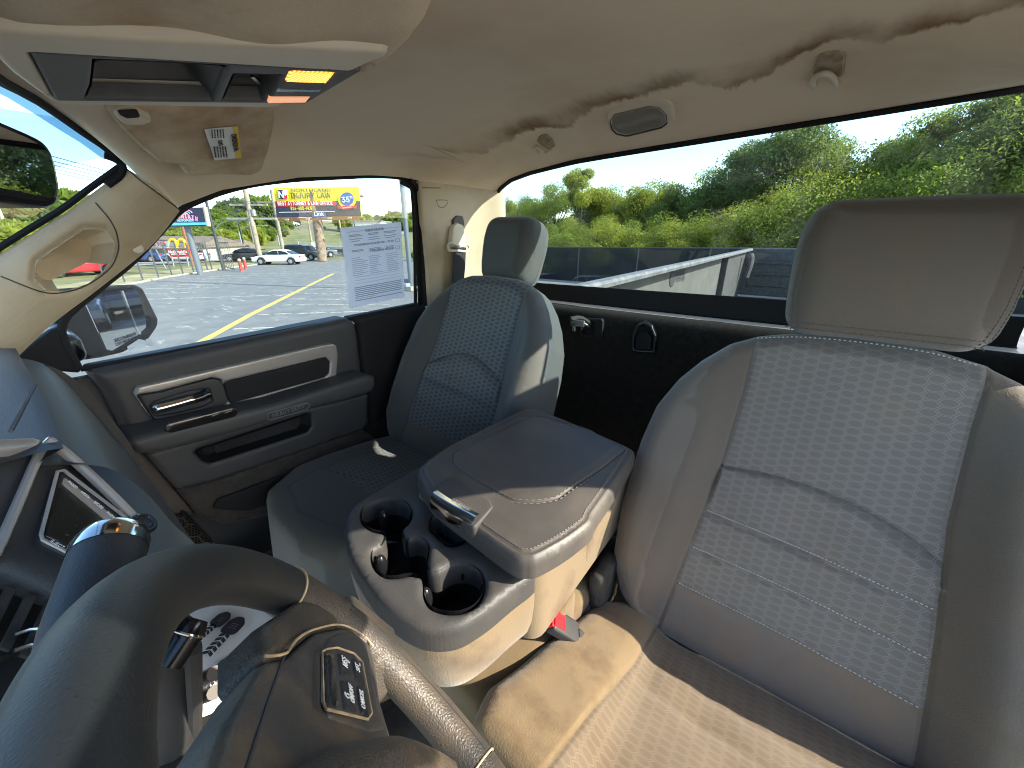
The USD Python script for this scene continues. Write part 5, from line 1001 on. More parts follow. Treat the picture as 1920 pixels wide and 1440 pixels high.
obj('road', strip(np.hstack([rd, gz(rd[:, 0], rd[:, 1])[:, None]+.05]), 6.5, (0, 0, 1)), roadm, cab=False, kind='structure')
rd2 = resample(K*np.array([(34, -8), (60, -22), (90, -36), (130, -55)]), 2.0)
obj('road', strip(np.hstack([rd2, gz(rd2[:, 0], rd2[:, 1])[:, None]+.055]), 5, (0, 0, 1)), roadm, cab=False, kind='structure')
yel = mat('yellow_road_paint', (.62, .43, .10), .8, (.35, .28, .14), 5, (.52, .7), bstr=.2); whp = mat('faded_line_paint', (.52, .47, .36), .85, (.14, .135, .13), 4, (.44, .6), bstr=.2)
yl = gnd((210, 745), (370, 645), (470, 590), (560, 545), (625, 513)); obj('lane_line', strip(yl, .25, (0, 0, 1), lift=.004), yel, cab=False, label='long yellow painted line crossing the parking lot diagonally', cat='painted line')
ln_ = [((438, 617), (600, 611)), ((485, 590), (720, 583)), ((524, 572), (730, 571)), ((548, 560.5), (740, 562)), ((571, 550), (730, 551)), ((583, 542), (730, 541.5)), ((595, 534), (730, 533.5)), ((606, 527), (730, 527)),
       ((262, 562), (540, 553)), ((264, 551), (366, 548)), ((272, 542), (410, 539)), ((300, 535), (400, 533)), ((330, 529), (430, 527)), ((345, 523), (470, 520.5)), ((390, 518), (560, 515.5)), ((470, 513.5), (640, 511.5))]
for k, (a, b) in enumerate(ln_):
    rt = k < 8; obj('stall_line', strip(np.linspace(gnd(a)[0], gnd(b)[0], 6), .14, (0, 0, 1), lift=.004), whp, cab=False, label=(f'faded pale stall line right of the yellow line, {ORD[k]} from the truck' if rt else f'worn pale stall line left of the yellow line, {ORD[k-8]} from the truck'), cat='painted line', group='stall lines right of the yellow line' if rt else 'stall lines left of the yellow line')
# ---------------------------------------------------------------- poles, lamps, fences
def topz(base, vt):
    lo, hi = -5, 60
    for _ in range(50):
        m_ = (lo+hi)/2; d = np.array([base[0], base[1], m_-H])-E0; v = 720-FPX*(d@UPV)/(d@FW)
        if v > vt: lo = m_
        else: hi = m_
    return (lo+hi)/2
def spot(u, dist):
    dist = dist*K; d = ray(u, 440); d = d/np.hypot(d[0], d[1]); x, y = E0[0]+d[0]*dist, d[1]*dist; return np.array([x, y, float(gz(x, y))])
wood = mat('weathered_pole_wood', (.20, .125, .075), .9, (.33, .25, .18), 3, (.4, .7), bscale=30, bstr=.5); woodp = mat('pale_pole_wood', (.36, .29, .22), .9, (.22, .17, .12), 3, (.4, .7), bscale=30, bstr=.5); rust = mat('orange_brown_wood', (.42, .17, .06), .85, (.30, .12, .05), 2, (.4, .7), bscale=30, bstr=.4)
darkm = mat('dark_painted_metal', (.045, .048, .052), .5, bstr=0); greym = mat('grey_galvanised_metal', (.34, .35, .36), .5, metal=.4, bstr=0); greyp = mat('slate_painted_steel', (.12, .135, .15), .5, bstr=0)
def pole(nm, lb, ct, base, h, r, m, group=None, tilt=(0, 0)):
    t = thing(nm, lb, ct, base, group=group, cab=False); r = r*1.35; obj('pole', tube([(0, 0, -.2), (tilt[0]*.5, tilt[1]*.5, h*.5), (tilt[0], tilt[1], h)], [r*1.15, r, r*.8], 10), m, t, cab=False); return t
side = np.array([RT[0], RT[1], 0])
ub = gnd((490, 492))[0]; up1 = pole('utility_pole', 'tall weathered utility pole with crossarms and transformer behind the white car', 'utility pole', ub, 20, .16, woodp)
for z, w, dy in ((topz(ub, 384), 1.3, 0), (topz(ub, 410), 1.7, 0)): obj('crossarm', box((0, 0, z), (.18, 3.0*w, .18), np.stack([HF, side, (0, 0, 1.)], 1)), curbm, up1, cab=False)
obj('transformer', lathe([(0, 0), (.22, .02), (.22, .6), (0, .62)], side*.35+[0, 0, topz(ub, 405)], (0, 0, 1), 14), greym, up1, cab=False)
ub2 = gnd((534, 484))[0]; up2 = pole('utility_pole', 'pale utility pole just left of the yellow billboard', 'utility pole', ub2, topz(ub2, 356), .15, woodp)
obj('crossarm', box((0, 0, topz(ub2, 379)), (.18, 4, .16), np.stack([HF, side, (0, 0, 1.)], 1)), woodp, up2, cab=False)
ub3 = gnd((366, 497))[0]; pole('utility_pole', 'thick orange brown utility pole behind the black and pink sign', 'utility pole', ub3, 18.0, .20, rust)
for k, (u, vb, vt, lb) in enumerate(((473, 470, 395, 'thin pale utility pole halfway up the far street, left of the big transformer pole'), (582, 462, 400, 'slim distant utility pole under the left end of the billboard'), (640, 455, 398, 'slim distant utility pole below the right part of the billboard'))):
    b = spot(u, 52+8*k); pole('utility_pole', lb, 'utility pole', b, topz(b, vt)-b[2], .13, woodp)
def flood(nm, lb, base, vt, heads, m=darkm, r=.09):
    z = topz(base, vt)-base[2]; t = pole(nm, lb, 'light pole', base, z, r, m)
    for s_ in heads:
        obj('arm', tube([(0, 0, z-.1), side*s_*.75+[0, 0, z], side*s_*.9+[0, 0, z+.25]], .035, 6), m, t, cab=False); obj('lamp_head', box(side*s_*1.0+[0, 0, z+.35], (.45, .6, .25), np.stack([HF, side, (0, 0, 1.)], 1), r=.03), m, t, cab=False)
    return t
flood('light_pole', 'dark light pole with floodlights at the iron fence, left of the transformer pole', gnd((420, 507))[0], 374, (-.6, .6))
b_ = spot(667, 36); flood('light_pole', 'three headed floodlight pole right of the billboard', b_, 374, (-1.3, 0, 1.3), r=.07)
b_ = spot(452, 40); flood('light_pole', 'dark box headed light pole in front of the hillside trees', b_, 400, (0.2,), r=.06)
pb_ = gnd((772, 545))[0]; lp_ = pole('light_pole', 'grey square light pole at the right edge of the passenger window', 'light pole', pb_, 13.0, .085, greyp); obj('base', box((0, 0, .12), (.5, .5, .24), r=.04), curbm, lp_, cab=False); obj('base_box', box((.1, .25, .3), (.35, .3, .2), r=.03), greym, lp_, cab=False)
for u, vb, vt, vh, lb in ((404, 500, 428, 416, 'pale curved street lamp between sign and iron fence'), (449, 490, 434, 425, 'pale curved street lamp left of the transformer pole'), (556, 480, 450, 437, 'distant curved street lamp beside far street'), (520, 470, 440, 432, 'small distant street lamp right of the transformer pole')):
    b = spot(u, 34 if vb > 495 else 42 if vb > 485 else 55); z = topz(b, vt)-b[2]; t = pole('street_lamp', lb, 'street lamp', b, z, .07, greym); k = 2.3
    obj('arm', tube(curve([(0, 0, z-.2), side*.4*k+[0, 0, z+.5], side*.9*k+[0, 0, z+.75], side*1.5*k+[0, 0, z+.75]], 10), .045, 6), greym, t, cab=False); obj('lamp_head', box(side*1.6*k+[0, 0, z+.73], (.22, .6, .12), np.stack([HF, side, (0, 0, 1.)], 1), r=.03), greym, t, cab=False)
b = spot(18, 30); zq = topz(b, 420); t = pole('street_lamp', 'white curved street lamp beyond the windshield at far left', 'street lamp', b, 6.4, .08, curbm); obj('arm', tube(curve([(0, 0, 6.2), (.1, .8, 7.2), (.2, 2.4, 7.5)], 8), .07, 6), curbm, t, cab=False)
# power lines
wt = ub+[0, 0, topz(ub, 384)]; 
for k in range(5):
    o_ = side*(-1.9+.95*k); e1, e2 = wt+o_+np.array([-22, 32, 4.8]), wt+o_+np.array([48, -42, -1.6]); 
    P_ = np.array([e1*(1-t)+wt*0+(wt+o_)*t - [0, 0, 1.1*math.sin(math.pi*t)] for t in np.linspace(0, 1, 12)]); P2w = np.array([(wt+o_)*(1-t)+e2*t-[0, 0, 1.2*math.sin(math.pi*t)] for t in np.linspace(0, 1, 12)])
    obj('power_line', tube(np.vstack([P_, P2w[1:]]), .022, 4), darkm, cab=False, label=f'thin black power line at the transformer pole, {ORD[k]} wire along its crossarm', cat='power line', group='power lines')
# iron fence with posts, rails and gate
fe = thing('iron_fence', 'dark iron fence of thin posts on the grass edge of the lot', 'fence', (32, -5.6, 0), cab=False)
fb = [(200, 534), (234, 529), (268, 525), (298, 521.5), (323, 517.5), (344, 515), (364, 512), (380, 510), (390, 508.5), (398, 507)]
FB = np.array([gnd(p)[0] for p in fb])-[32, -5.6, 0]
for k, p_ in enumerate(FB): obj('post', box(p_+[0, 0, 1.1], (.08, .08, 2.3)), darkm, fe, cab=False)
for z in (.9, 2.0): obj('rail', tube(FB+[0, 0, z], .012, 4), darkm, fe, cab=False)
ft = thing('gate', 'black iron gate of upright bars left of the red bollards', 'gate', (38.4, -12.8, 0), cab=False); G = np.array([gnd(p)[0] for p in ((418, 504), (440, 508))])-[38.4, -12.8, 0]
for t in np.linspace(0, 1, 8): p_ = G[0]*(1-t)+G[1]*t; obj('bar', box(p_+[0, 0, 1.15], (.03, .03, 2.1)), darkm, ft, cab=False)
for z in (.2, 2.2): obj('rail', tube(G+[0, 0, z], .03, 5), darkm, ft, cab=False)
obj('brace', tube([G[0]+[0, 0, .4], G[1]+[0, 0, .06]], .02, 5), darkm, ft, cab=False)
bolm = mat('faded_red_paint', (.42, .05, .035), .6, (.48, .22, .17), 6, (.5, .7), bstr=0)
for px, lb in (((453.5, 509), 'taller faded red bollard with white top, nearer the camera'), ((461.5, 505), 'second faded red bollard, right of the taller one')):
    bb = gnd(px)[0]; t = thing('bollard', lb, 'bollard', bb, cab=False, group=None); obj('post', tube([(0, 0, -.05), (0, 0, .85)], .12, 12), bolm, t, cab=False); obj('cap', lathe([(.125, .83), (.125, .93), (.08, .99), (0, 1.0)], (0, 0, 0), (0, 0, 1), 12), curbm, t, cab=False)
# ---------------------------------------------------------------- signs
sn_ = -HF; bb_ = gnd((605, 490))[0]; bp0 = bb_-[0, 0, H]
yb2 = mat('billboard_yellow', (.80, .60, .01), .6, bstr=0); nvy = mat('billboard_navy', (.03, .032, .06), .6, bstr=0); rdp = mat('sign_red', (.62, .02, .02), .6, bstr=0); blu = mat('billboard_blue', (.03, .10, .33), .6, bstr=0); brn = mat('brown_board', (.26, .095, .04), .7, bstr=0); cyn = mat('cyan_print', (.12, .55, .75), .6, bstr=0); pnk = mat('pink_print', (.8, .28, .6), .6, bstr=0); arch_y = mat('arch_yellow', (.85, .60, .0), .5, bstr=0)
bl = thing('billboard', 'large yellow and navy lawyer billboard on a brown post', 'billboard', bb_-[0, 0, H], group=None)
obj('post', tube([bp0, bp0+HF*.3+[0, 0, 3.5], bp0+HF*.5+[0, 0, 7.3]], .5, 14), wood, bl)
panel('board', [(512, 352), (671.5, 350.5), (677, 405.5), (519, 409)], bp0, sn_, yb2, bl, th=.3)
panel('navy_band', [(516, 377.5), (675, 377), (677, 405), (518.5, 408)], bp0, sn_, nvy, bl, z=.03, th=.03)
panel('red_band', [(518, 377), (626, 376.5), (632, 382), (627, 386), (519, 387.5)], bp0, sn_, rdp, bl, z=.06, th=.03)
panel('catwalk_board', [(519, 410), (676, 405.5), (674, 412), (523, 414)], bp0, sn_, brn, bl, z=.25, th=.08)
panel('maker_plate', [(586, 399.5), (611, 399), (611, 406.5), (586, 407)], bp0, sn_, blu, bl, z=.3, th=.03)
for u, v in ((537, 413), (576, 412), (617, 410.5), (655, 409.5)): panel('board_lamp', [(u-3, v-3), (u+3, v-3), (u+3, v), (u-3, v)], bp0, sn_, curbm, bl, z=.9, th=.2)
bt = lambda nm, tx, a, b, m, bold=False, h=None, z=.07: text_on(nm, tx, a, b, bp0+sn_*z, sn_, m, bl, lift=.0, depth=.01, bold=bold, height=h)
kx = .042
bt('billboard_text', 'NORTHLAND', (545, 359.5), (620, 359), nvy, h=.26); bt('billboard_text', 'INJURY LAW', (545, 372), (621, 371), nvy, h=.5)
bt('billboard_text', 'BEST ATTORNEY & LAW OFFICE', (521, 385), (624, 384), white, True, h=.36, z=.1); bt('billboard_text', '816-400-HURT', (545, 394), (590, 393.5), yb2, True, h=.33)
panel('white_rule', [(523, 397.5), (628, 396), (628, 397), (523, 398.6)], bp0, sn_, white, bl, z=.06, th=.02)
panel('logo_block', [(520, 355), (538, 355), (539.5, 373), (522, 373.5)], bp0, sn_, white, bl, z=.06, th=.02); panel('logo_block', [(521, 356), (530, 356), (531, 373), (523, 373)], bp0, sn_, nvy, bl, z=.08, th=.02); panel('logo_block', [(530, 365), (538, 365), (539, 372.5), (531, 373)], bp0, sn_, rdp, bl, z=.08, th=.02)
bt('billboard_text', 'N', (522, 371), (533, 371), white, True, z=.11); bt('billboard_text', 'T', (531, 367), (538, 367), white, True, z=.12)
def disc(nm, u, v, rpx, m, z):
    panel(nm, [(u+rpx*math.cos(a), v+rpx*math.sin(a)) for a in np.linspace(0, 2*np.pi, 28)[:-1]], bp0, sn_, m, bl, z=z, th=.02)
disc('badge_ring', 651, 374, 17, yb2, .07); disc('badge_disc', 650.5, 373, 12.5, blu, .10); bt('billboard_text', '35', (641, 379.5), (656, 378.5), white, True, z=.13); bt('billboard_text', 'th', (656, 372), (661, 371.5), white, True, z=.13)
panel('badge_ribbon', [(634, 385), (640, 387), (651, 385), (662, 386), (669, 385), (668, 391), (660, 390), (652, 393), (643, 393), (633, 390)], bp0, sn_, rdp, bl, z=.12, th=.02); bt('billboard_text', 'ANNIVERSARY', (642, 391), (660, 389), white, z=.15)
bt('billboard_text', 'Link', (589, 405), (608, 404.5), white, True, z=.34)
fp0 = gnd((376, 515))[0]; fs = thing('dealer_sign', 'black dealer sign with pink and blue lettering on grey post', 'sign', fp0-[0, 0, H]); f0 = fp0-[0, 0, H]
obj('post', tube([f0, f0+[0, 0, 7.2]], .2, 12), greyp, fs)
panel('board', [(298, 391), (379.5, 388.5), (387, 424), (296, 426)], f0, sn_, nvy, fs, z=.35, th=.3); panel('board_edge', [(379.5, 388), (382, 388), (389.5, 424), (387, 424)], f0, sn_, curbm, fs, z=.36, th=.34); panel('blue_band', [(297, 418), (386, 417), (387, 421.5), (296, 423)], f0, sn_, cyn, fs, z=.37, th=.02)
arcs = []
for i, ch in enumerate('FOUNTAIN'):
    t = i/7-.5; u, v = 346+44*t, 411.5+9*t*t*1.4-2; text_on('sign_text', ch, (u-2.6, v+2*t), (u+2.4, v+2*t+3*t), f0+sn_*.38, sn_, pnk, fs, lift=0, depth=.02, bold=True, height=.30)
text_on('sign_text', 'AUTOPLEX', (333, 416), (363, 415.5), f0+sn_*.38, sn_, cyn, fs, lift=0, depth=.02, bold=True)
for k, rp in enumerate((5, 8, 11)): obj('fountain_arc', tube(at([(349+(k-1)*1.5+rp*math.cos(a), 404+rp*.9*math.sin(a)) for a in np.linspace(math.pi*1.0, math.pi*1.85, 12)], f0+sn_*.38, sn_), .035, 5), pnk if k != 1 else cyn, fs)
# restaurant with arches sign, tobacco sign
mp0 = spot(333, 30); mq = mp0-[0, 0, H]; ms_ = thing('restaurant_sign', 'red restaurant sign with tall yellow double arches', 'sign', mp0-[0, 0, H])
panel('board', [(311, 468), (353.5, 467), (353.5, 481.5), (321, 482)], mq, sn_, rdp, ms_, th=.2); text_on('sign_text', "McDonald's", (316, 474.5), (351, 474), mq+sn_*.02, sn_, white, ms_, lift=0, depth=.02, bold=True); text_on('sign_text', 'DRIVE THRU', (321, 478.5), (348, 478), mq+sn_*.02, sn_, white, ms_, lift=0, depth=.02)
for a, b in ((314.6, 331.5), (331.5, 348)):
    c_ = (a+b)/2; hw2 = (b-a)/2; obj('arch', tube(at([(c_+hw2*math.cos(t)*(1 if True else 1), 465-16.5*math.sin(t)**.8) for t in np.linspace(.02, math.pi-.02, 22)], mq+sn_*.05, sn_), .11, 6), arch_y, ms_)
for u in (322, 350): obj('post', tube([at([(u, 481)], mq, sn_)[0], at([(u+4, 500)], mq, sn_)[0]], .06, 6), greym, ms_)
tp0 = spot(292, 29); tq = tp0-[0, 0, H]; ts = thing('shop_sign', 'white shop sign with red letters left of the arches', 'sign', tp0-[0, 0, H]); panel('board', [(262, 455), (314, 453), (315, 463), (262, 466)], tq, sn_, white, ts, th=.15); text_on('sign_text', 'RUM & TOB', (266, 463), (312, 460.5), tq+sn_*.02, sn_, rdp, ts, lift=0, depth=.02, bold=True); obj('post', tube([at([(288, 460)], tq-sn_*.2, sn_)[0], tq], .07, 6), greym, ts)
# buildings
wallm = {k: mat(k+'_wall', c, .85, tuple(x*.8 for x in c), 1.5, (.4, .7), bscale=10, bstr=.2) for k, c in (('cream', (.55, .48, .34)), ('brick_red', (.36, .12, .07)), ('grey_block', (.17, .17, .165)), ('white_siding', (.62, .60, .56)), ('tan', (.46, .37, .24)))}
roofm = {k: mat(k+'_roof', c, .9, tuple(x*.7 for x in c), 2, (.4, .7), bscale=15, bstr=.4) for k, c in (('brown', (.20, .15, .11)), ('grey', (.22, .22, .22)), ('red', (.28, .10, .06)))}
winm = mat('dark_window_glass', (.02, .025, .03), .08, bstr=0)
def house(nm, lb, u0, u1, vtop, dist, d, wm, rm_, roofh=1.6, rz=0.0, wins=3, flat=False, cat='house'):
    u = (u0+u1)/2; b = spot(u, dist); fwd = (b-[E0[0], 0, 0])@HF; w = (u1-u0)/FPX*fwd*.93/max(.5, math.cos(rz)); ang = math.atan2(HF[1], HF[0])+math.pi+rz
    zt2 = topz(b, vtop); hh = max(2.4, zt2-b[2]-(0 if flat else roofh)); b[2] = zt2-hh-(0.2 if flat else roofh)
    t = thing(nm, lb, cat, b, cab=False, rz=ang)      # local +x faces the camera
    obj('wall', box((-d/2, 0, hh/2-.3), (d, w, hh+.6)), wallm[wm], t, cab=False, smooth=False)
    if flat: obj('roof', box((-d/2, 0, hh+.12), (d+.5, w+.5, .3), r=.03), roofm[rm_], t, cab=False, smooth=False)
    else:
        e = .35; V = np.array([(e, -w/2-e, hh), (e, w/2+e, hh), (-d-e, w/2+e, hh), (-d-e, -w/2-e, hh), (-d/2, -w/2-e, hh+roofh), (-d/2, w/2+e, hh+roofh)])
        obj('roof', trimesh.Trimesh(np.vstack([V, V-[0, 0, .12]]), [(0, 1, 5), (0, 5, 4), (2, 3, 4), (2, 4, 5), (1, 2, 5), (3, 0, 4), (6, 11, 7), (6, 10, 11), (8, 10, 9), (8, 11, 10), (0, 6, 1), (1, 6, 7), (2, 8, 3), (3, 8, 9)], process=False), roofm[rm_], t, cab=False, smooth=False)
    for i in range(wins):
        y = (i-(wins-1)/2)*w/(wins+.3)
        if i == wins//2: obj('door', box((.02, y, .95), (.06, .95, 1.9)), winm, t, cab=False, smooth=False)
        else: f_ = obj('window', box((.02, y, hh*.58), (.06, w/(wins+1.6), hh*.38)), wallm['white_siding'], t, cab=False, smooth=False); obj('pane', box((.05, y, hh*.58), (.03, w/(wins+1.6)-.12, hh*.38-.12)), winm, f_, cab=False, smooth=False)
    return t
house('restaurant', 'low cream restaurant with brown hip roof behind the arches sign', 196, 352, 443, 37, 9, 'cream', 'brown', 1.2, wins=5, cat='restaurant'); house('store_building', 'low tan store with flat roof right of the grey sign post', 358, 416, 450, 43, 8, 'tan', 'brown', 1.4, wins=3, cat='building')
house('brick_house', 'small red brick house up the hill under the billboard', 571, 604, 423, 78, 9, 'brick_red', 'brown', 3.2, rz=.5, wins=3); house('low_building', 'long low grey block building behind the billboard post', 586, 668, 464, 38, 8, 'grey_block', 'grey', flat=True, rz=.1, wins=2, cat='building')
sp_s = spot(598, 36.0); ss = thing('wall_sign', 'two white notice boards on the grey building end', 'sign', sp_s-[0, 0, H]); sq0 = sp_s-[0, 0, H]
panel('board', [(583, 453.5), (600, 453), (600, 463), (584, 464)], sq0, sn_, white, ss, th=.08); panel('board', [(584, 465), (600, 464.5), (600, 471), (584, 471.5)], sq0, sn_, white, ss, th=.08)
house('white_house', 'small white house on far street left of the brick house', 531, 556, 437, 85, 9, 'white_siding', 'grey', 2.4, rz=-.3, wins=3); house('tan_house', 'tan house with brown roof far up the street, right of the brick house', 624, 656, 429, 92, 9, 'tan', 'red', 2.8, rz=.2, wins=3); house('white_shed', 'pale long shed beside the far street below the trees', 503, 530, 451, 66, 7, 'white_siding', 'brown', 1.6, rz=.1, wins=3, cat='shed')
house('grey_house', 'pale blue grey building right of the billboard behind the window form', 664, 716, 414, 70, 9, 'white_siding', 'grey', .5, flat=True, wins=3)
# ---------------------------------------------------------------- vehicles
def paint(k, c): return mat(k, c, .25, coat=1.0, bstr=0)
cpaint = {'white': paint('white_car_paint', (.70, .70, .70)), 'dark': paint('dark_car_paint', (.02, .022, .028)), 'red': paint('red_car_paint', (.40, .015, .02)), 'grey': paint('grey_car_paint', (.14, .15, .16)), 'blue': paint('blue_car_paint', (.03, .07, .2))}
tyre = mat('tyre_rubber', (.015, .015, .015), .8, bstr=0); lampr = mat('tail_lamp', (.4, .02, .02), .2, bstr=0); lampw = mat('head_lamp', (.6, .62, .64), .15, bstr=0)
SED = dict(low=[(-2.3, .32), (-2.33, .62), (-2.2, .92), (-1.6, .98), (-.2, .95), (.95, .92), (1.9, .80), (2.28, .66), (2.34, .42), (2.2, .28), (-2.1, .26)], cab=[(-1.75, .92), (-1.05, 1.33), (-.45, 1.43), (.2, 1.41), (.65, 1.26), (1.15, .90)], win=[(-1.42, .98), (-.98, 1.28), (-.42, 1.36), (.15, 1.345), (.55, 1.22), (.92, .98)], wx=(-1.38, 1.42), W=1.78, wr=.33)
SUV = dict(low=[(-2.3, .42), (-2.36, .75), (-2.3, 1.08), (-.3, 1.1), (1.0, 1.08), (2.0, .98), (2.3, .82), (2.34, .5), (2.15, .36), (-2.1, .34)], cab=[(-2.28, 1.02), (-2.08, 1.68), (-1.5, 1.76), (.1, 1.74), (.55, 1.62), (1.15, 1.02)], win=[(-2.1, 1.14), (-1.95, 1.60), (-1.45, 1.66), (.05, 1.64), (.45, 1.54), (.85, 1.14)], wx=(-1.4, 1.45), W=1.86, wr=.38)
def car(nm, lb, K, pm_, loc, rz, ct='car', group=None):
    t = thing(nm, lb, ct, loc, cab=False, rz=rz, group=group); W = K['W']; ex, ey = np.array((1., 0, 0)), np.array((0, 0, 1.)); ez = np.cross(ex, ey)   # ez = -y
    low = smoothpoly(K['low'], .06).difference(unary_union([Point(x, K['wr']).buffer(K['wr']*1.13) for x in K['wx']]))
    obj('body', pillow(low, (0, -W/2, 0), ex, ey, r=.12, depth=W-.36, sp=.14, back='mirror'), pm_, t, cab=False)
    obj('cabin', pillow(smoothpoly(K['cab'], .05), (0, -W/2+.10, 0), ex, ey, r=.18, depth=W-.2-.54, sp=.14, back='mirror'), pm_, t, cab=False)
    wp2 = Polygon(K['win']); mid = box
    for s_ in (-1, 1):
        for a, b in ((-9, -.38), (-.30, 9)):
            part_ = wp2.buffer(-.02).intersection(shapely.box(a, 0, b, 3))
            for g in polys(part_):
                if g.is_empty: continue
                q = trimesh.creation.extrude_polygon(g, .03, engine='earcut'); v = q.vertices; v = np.stack([v[:, 0], s_*(W/2-.13)+(v[:, 2]-.015), v[:, 1]], 1); obj('side_window', trimesh.Trimesh(v, q.faces, process=False), winm, t, cab=False, smooth=False)
    cb = K['cab']; 
    for (p_, q_, nm2) in ((cb[-2], cb[-1], 'windscreen'), (cb[1], cb[0], 'rear_screen')):
        a, b = np.array(p_), np.array(q_); d2 = b-a; L_ = np.linalg.norm(d2); c_ = (a+b)/2; ax = np.array((d2[0], 0, d2[1]))/L_; az = np.cross(ax, (0, 1., 0)); 
        obj(nm2, box((c_[0], 0, c_[1])+N((c_[0]*.6, 0, .5))*.012, (L_*.78, W*.68, .05), np.stack([ax, (0, 1., 0), az], 1)), winm, t, cab=False, smooth=False)
    for x in K['wx']:
        for s_ in (-1, 1):
            wl_ = obj('wheel', lathe([(.0, .10), (K['wr']*.6, .10), (K['wr']*.62, .11), (K['wr']*.95, .10), (K['wr'], .07), (K['wr'], -.07), (.0, -.1)], (x, s_*(W/2-.12), K['wr']), (0, s_, 0), 20), tyre, t, cab=False); obj('rim', lathe([(0, .125), (K['wr']*.15, .125), (K['wr']*.58, .108), (K['wr']*.60, .10)], (x, s_*(W/2-.12), K['wr']), (0, s_, 0), 10), greym, wl_, cab=False)
    for s_ in (-1, 1):
        zz_ = K['low'][2][1]-.16; obj('tail_lamp', box((K['low'][1][0]+.06, s_*(W/2-.26), zz_), (.10, .30, .16), r=.02), lampr, t, cab=False); obj('headlight', box((2.22, s_*(W/2-.28), K['low'][7][1]+.02), (.16, .34, .12), r=.03), lampw, t, cab=False)
    return t
def heading(p, q): p, q = gnd(p)[0], gnd(q)[0]; return math.atan2(q[1]-p[1], q[0]-p[0])
wcen = (gnd((495, 496))[0]+gnd((556, 495.5))[0])/2; hdg = math.atan2(-RT[1], -RT[0])
car('parked_sedan', 'white sedan parked side on near the transformer pole', SED, cpaint['white'], wcen*[1, 1, 0], hdg+.10); sb_ = spot(566, 33.5); car('parked_suv', 'dark SUV parked directly behind the white sedan', SUV, cpaint['dark'], sb_, hdg+2.9, 'SUV')
car('parked_car', 'dark car under the trees left of the red bollards', SED, cpaint['dark'], spot(452, 34), hdg+.3); car('parked_car', 'grey car in front of the low grey building', SED, cpaint['grey'], spot(590, 37), hdg+.6); car('parked_car', 'white car at the cream restaurant, under the arches sign', SED, cpaint['white'], spot(335, 36), hdg); car('parked_car', 'blue car parked by the restaurant at far left', SED, cpaint['blue'], spot(250, 37), hdg+.2)
car('parked_car', 'red and blue glimpsed car through the pillar grab handle', SED, cpaint['red'], spot(122, 27), hdg+1.2)
for k, (u, ds_, c_, lb) in enumerate(((500, 84, 'white', 'far white car on the street below the hillside trees'), (527, 88, 'grey', 'far grey car on the street right of the transformer pole'), (548, 86, 'white', 'far white car beside the distant shed'))): car('parked_car', lb, SED, cpaint[c_], spot(u, ds_)+[0, 0, .05], hdg+.8)
# cars that the side mirror shows, and vehicles behind the screened fence
for k, (dx, dy, c_) in enumerate(((14.6, -15.8, 'dark'), (17.6, -16.8, 'dark'))): car('parked_suv', ['dark SUV reflected in the side mirror, left one', 'dark SUV reflected in the side mirror, right one'][k], SUV, cpaint[c_], (dx, dy, 0), 2.4, 'SUV')
vw = spot(1100, 19.5); car('parked_van', 'white vehicle roof showing above the dark screen fence', SUV, cpaint['white'], vw+[0, 0, -.45], .3, 'SUV'); vr = spot(1478, 17.5); car('parked_suv', 'red vehicle roof above the tailgate beside the driver headrest', SUV, cpaint['red'], vr+[0, 0, .05], .05, 'SUV'); vd = spot(1195, 17.8); car('parked_car', 'dark car behind the screen fence with sun glint', SED, cpaint['dark'], vd, .25)
scr = usdkit.material(stage, '/World/Looks/fence_screen_mesh', {'d': ('diffuse_bsdf', {'color': (.012, .012, .013)}), 't': ('transparent_bsdf', {'color': (1, 1, 1)}), 'm': ('mix_closure', {'fac': .13})}, [('d.BSDF', 'm.closure1'), ('t.BSDF', 'm.closure2')], surface='m.closure')
rf = thing('screen_fence', 'long chain link fence with black privacy screen behind the truck', 'fence', (0, -14.5*K, 0), cab=False)
fx_ = np.linspace(9.5, -26, 16)*K; FHT = lambda x: 1.24*K+.012*(9.5*K-x)
for k, x in enumerate(fx_): obj('post', tube([(x, 0, -.3), (x, 0, FHT(x)+.06)], .045, 6), darkm, rf, cab=False)
for a, b in zip(fx_[:-1], fx_[1:]): obj('screen', grid([[(a, .02, -.3), (b, .02, -.3)], [(a, .02, FHT(a)), (b, .02, FHT(b))]]), scr, rf, cab=False, smooth=False)
obj('top_rail', tube([(fx_[0], 0, FHT(fx_[0])+.03), (fx_[-1], 0, FHT(fx_[-1])+.03)], .035, 6), darkm, rf, cab=False)
# ---------------------------------------------------------------- trees
def leafm(k, c, t):
    return usdkit.material(stage, '/World/Looks/'+k, {'g': ('geometry', {}), 'n': ('noise_texture', {'scale': .9, 'detail': 3}), 'r': ('map_range', {'from_min': .3, 'from_max': .7, 'to_min': 0., 'to_max': 1., 'clamp': True}), 'isl': ('mix', {'color1': c, 'color2': tuple(x*.45 for x in c)}), 'tl': ('mix', {'color1': t, 'color2': tuple(x*.5 for x in t)}),
        'h': ('math', {'math_type': 'multiply_add', 'value2': .55}), 'd': ('principled_bsdf', {'roughness': .55, 'specular_ior_level': .3}), 't': ('translucent_bsdf', {}), 'm': ('mix_closure', {'fac': .42})},
        [('g.position', 'n.vector'), ('n.fac', 'r.value'), ('g.random_per_island', 'h.value1'), ('r.result', 'h.value3'), ('h.value', 'isl.fac'), ('h.value', 'tl.fac'), ('isl.color', 'd.base_color'), ('tl.color', 't.color'), ('d.BSDF', 'm.closure1'), ('t.BSDF', 'm.closure2')], surface='m.closure')
lv = [leafm('mid_green_leaves', (.175, .23, .04), (.50, .58, .07)), leafm('dark_green_leaves', (.11, .155, .042), (.32, .39, .07)), leafm('yellow_green_leaves', (.28, .31, .045), (.68, .70, .08))]
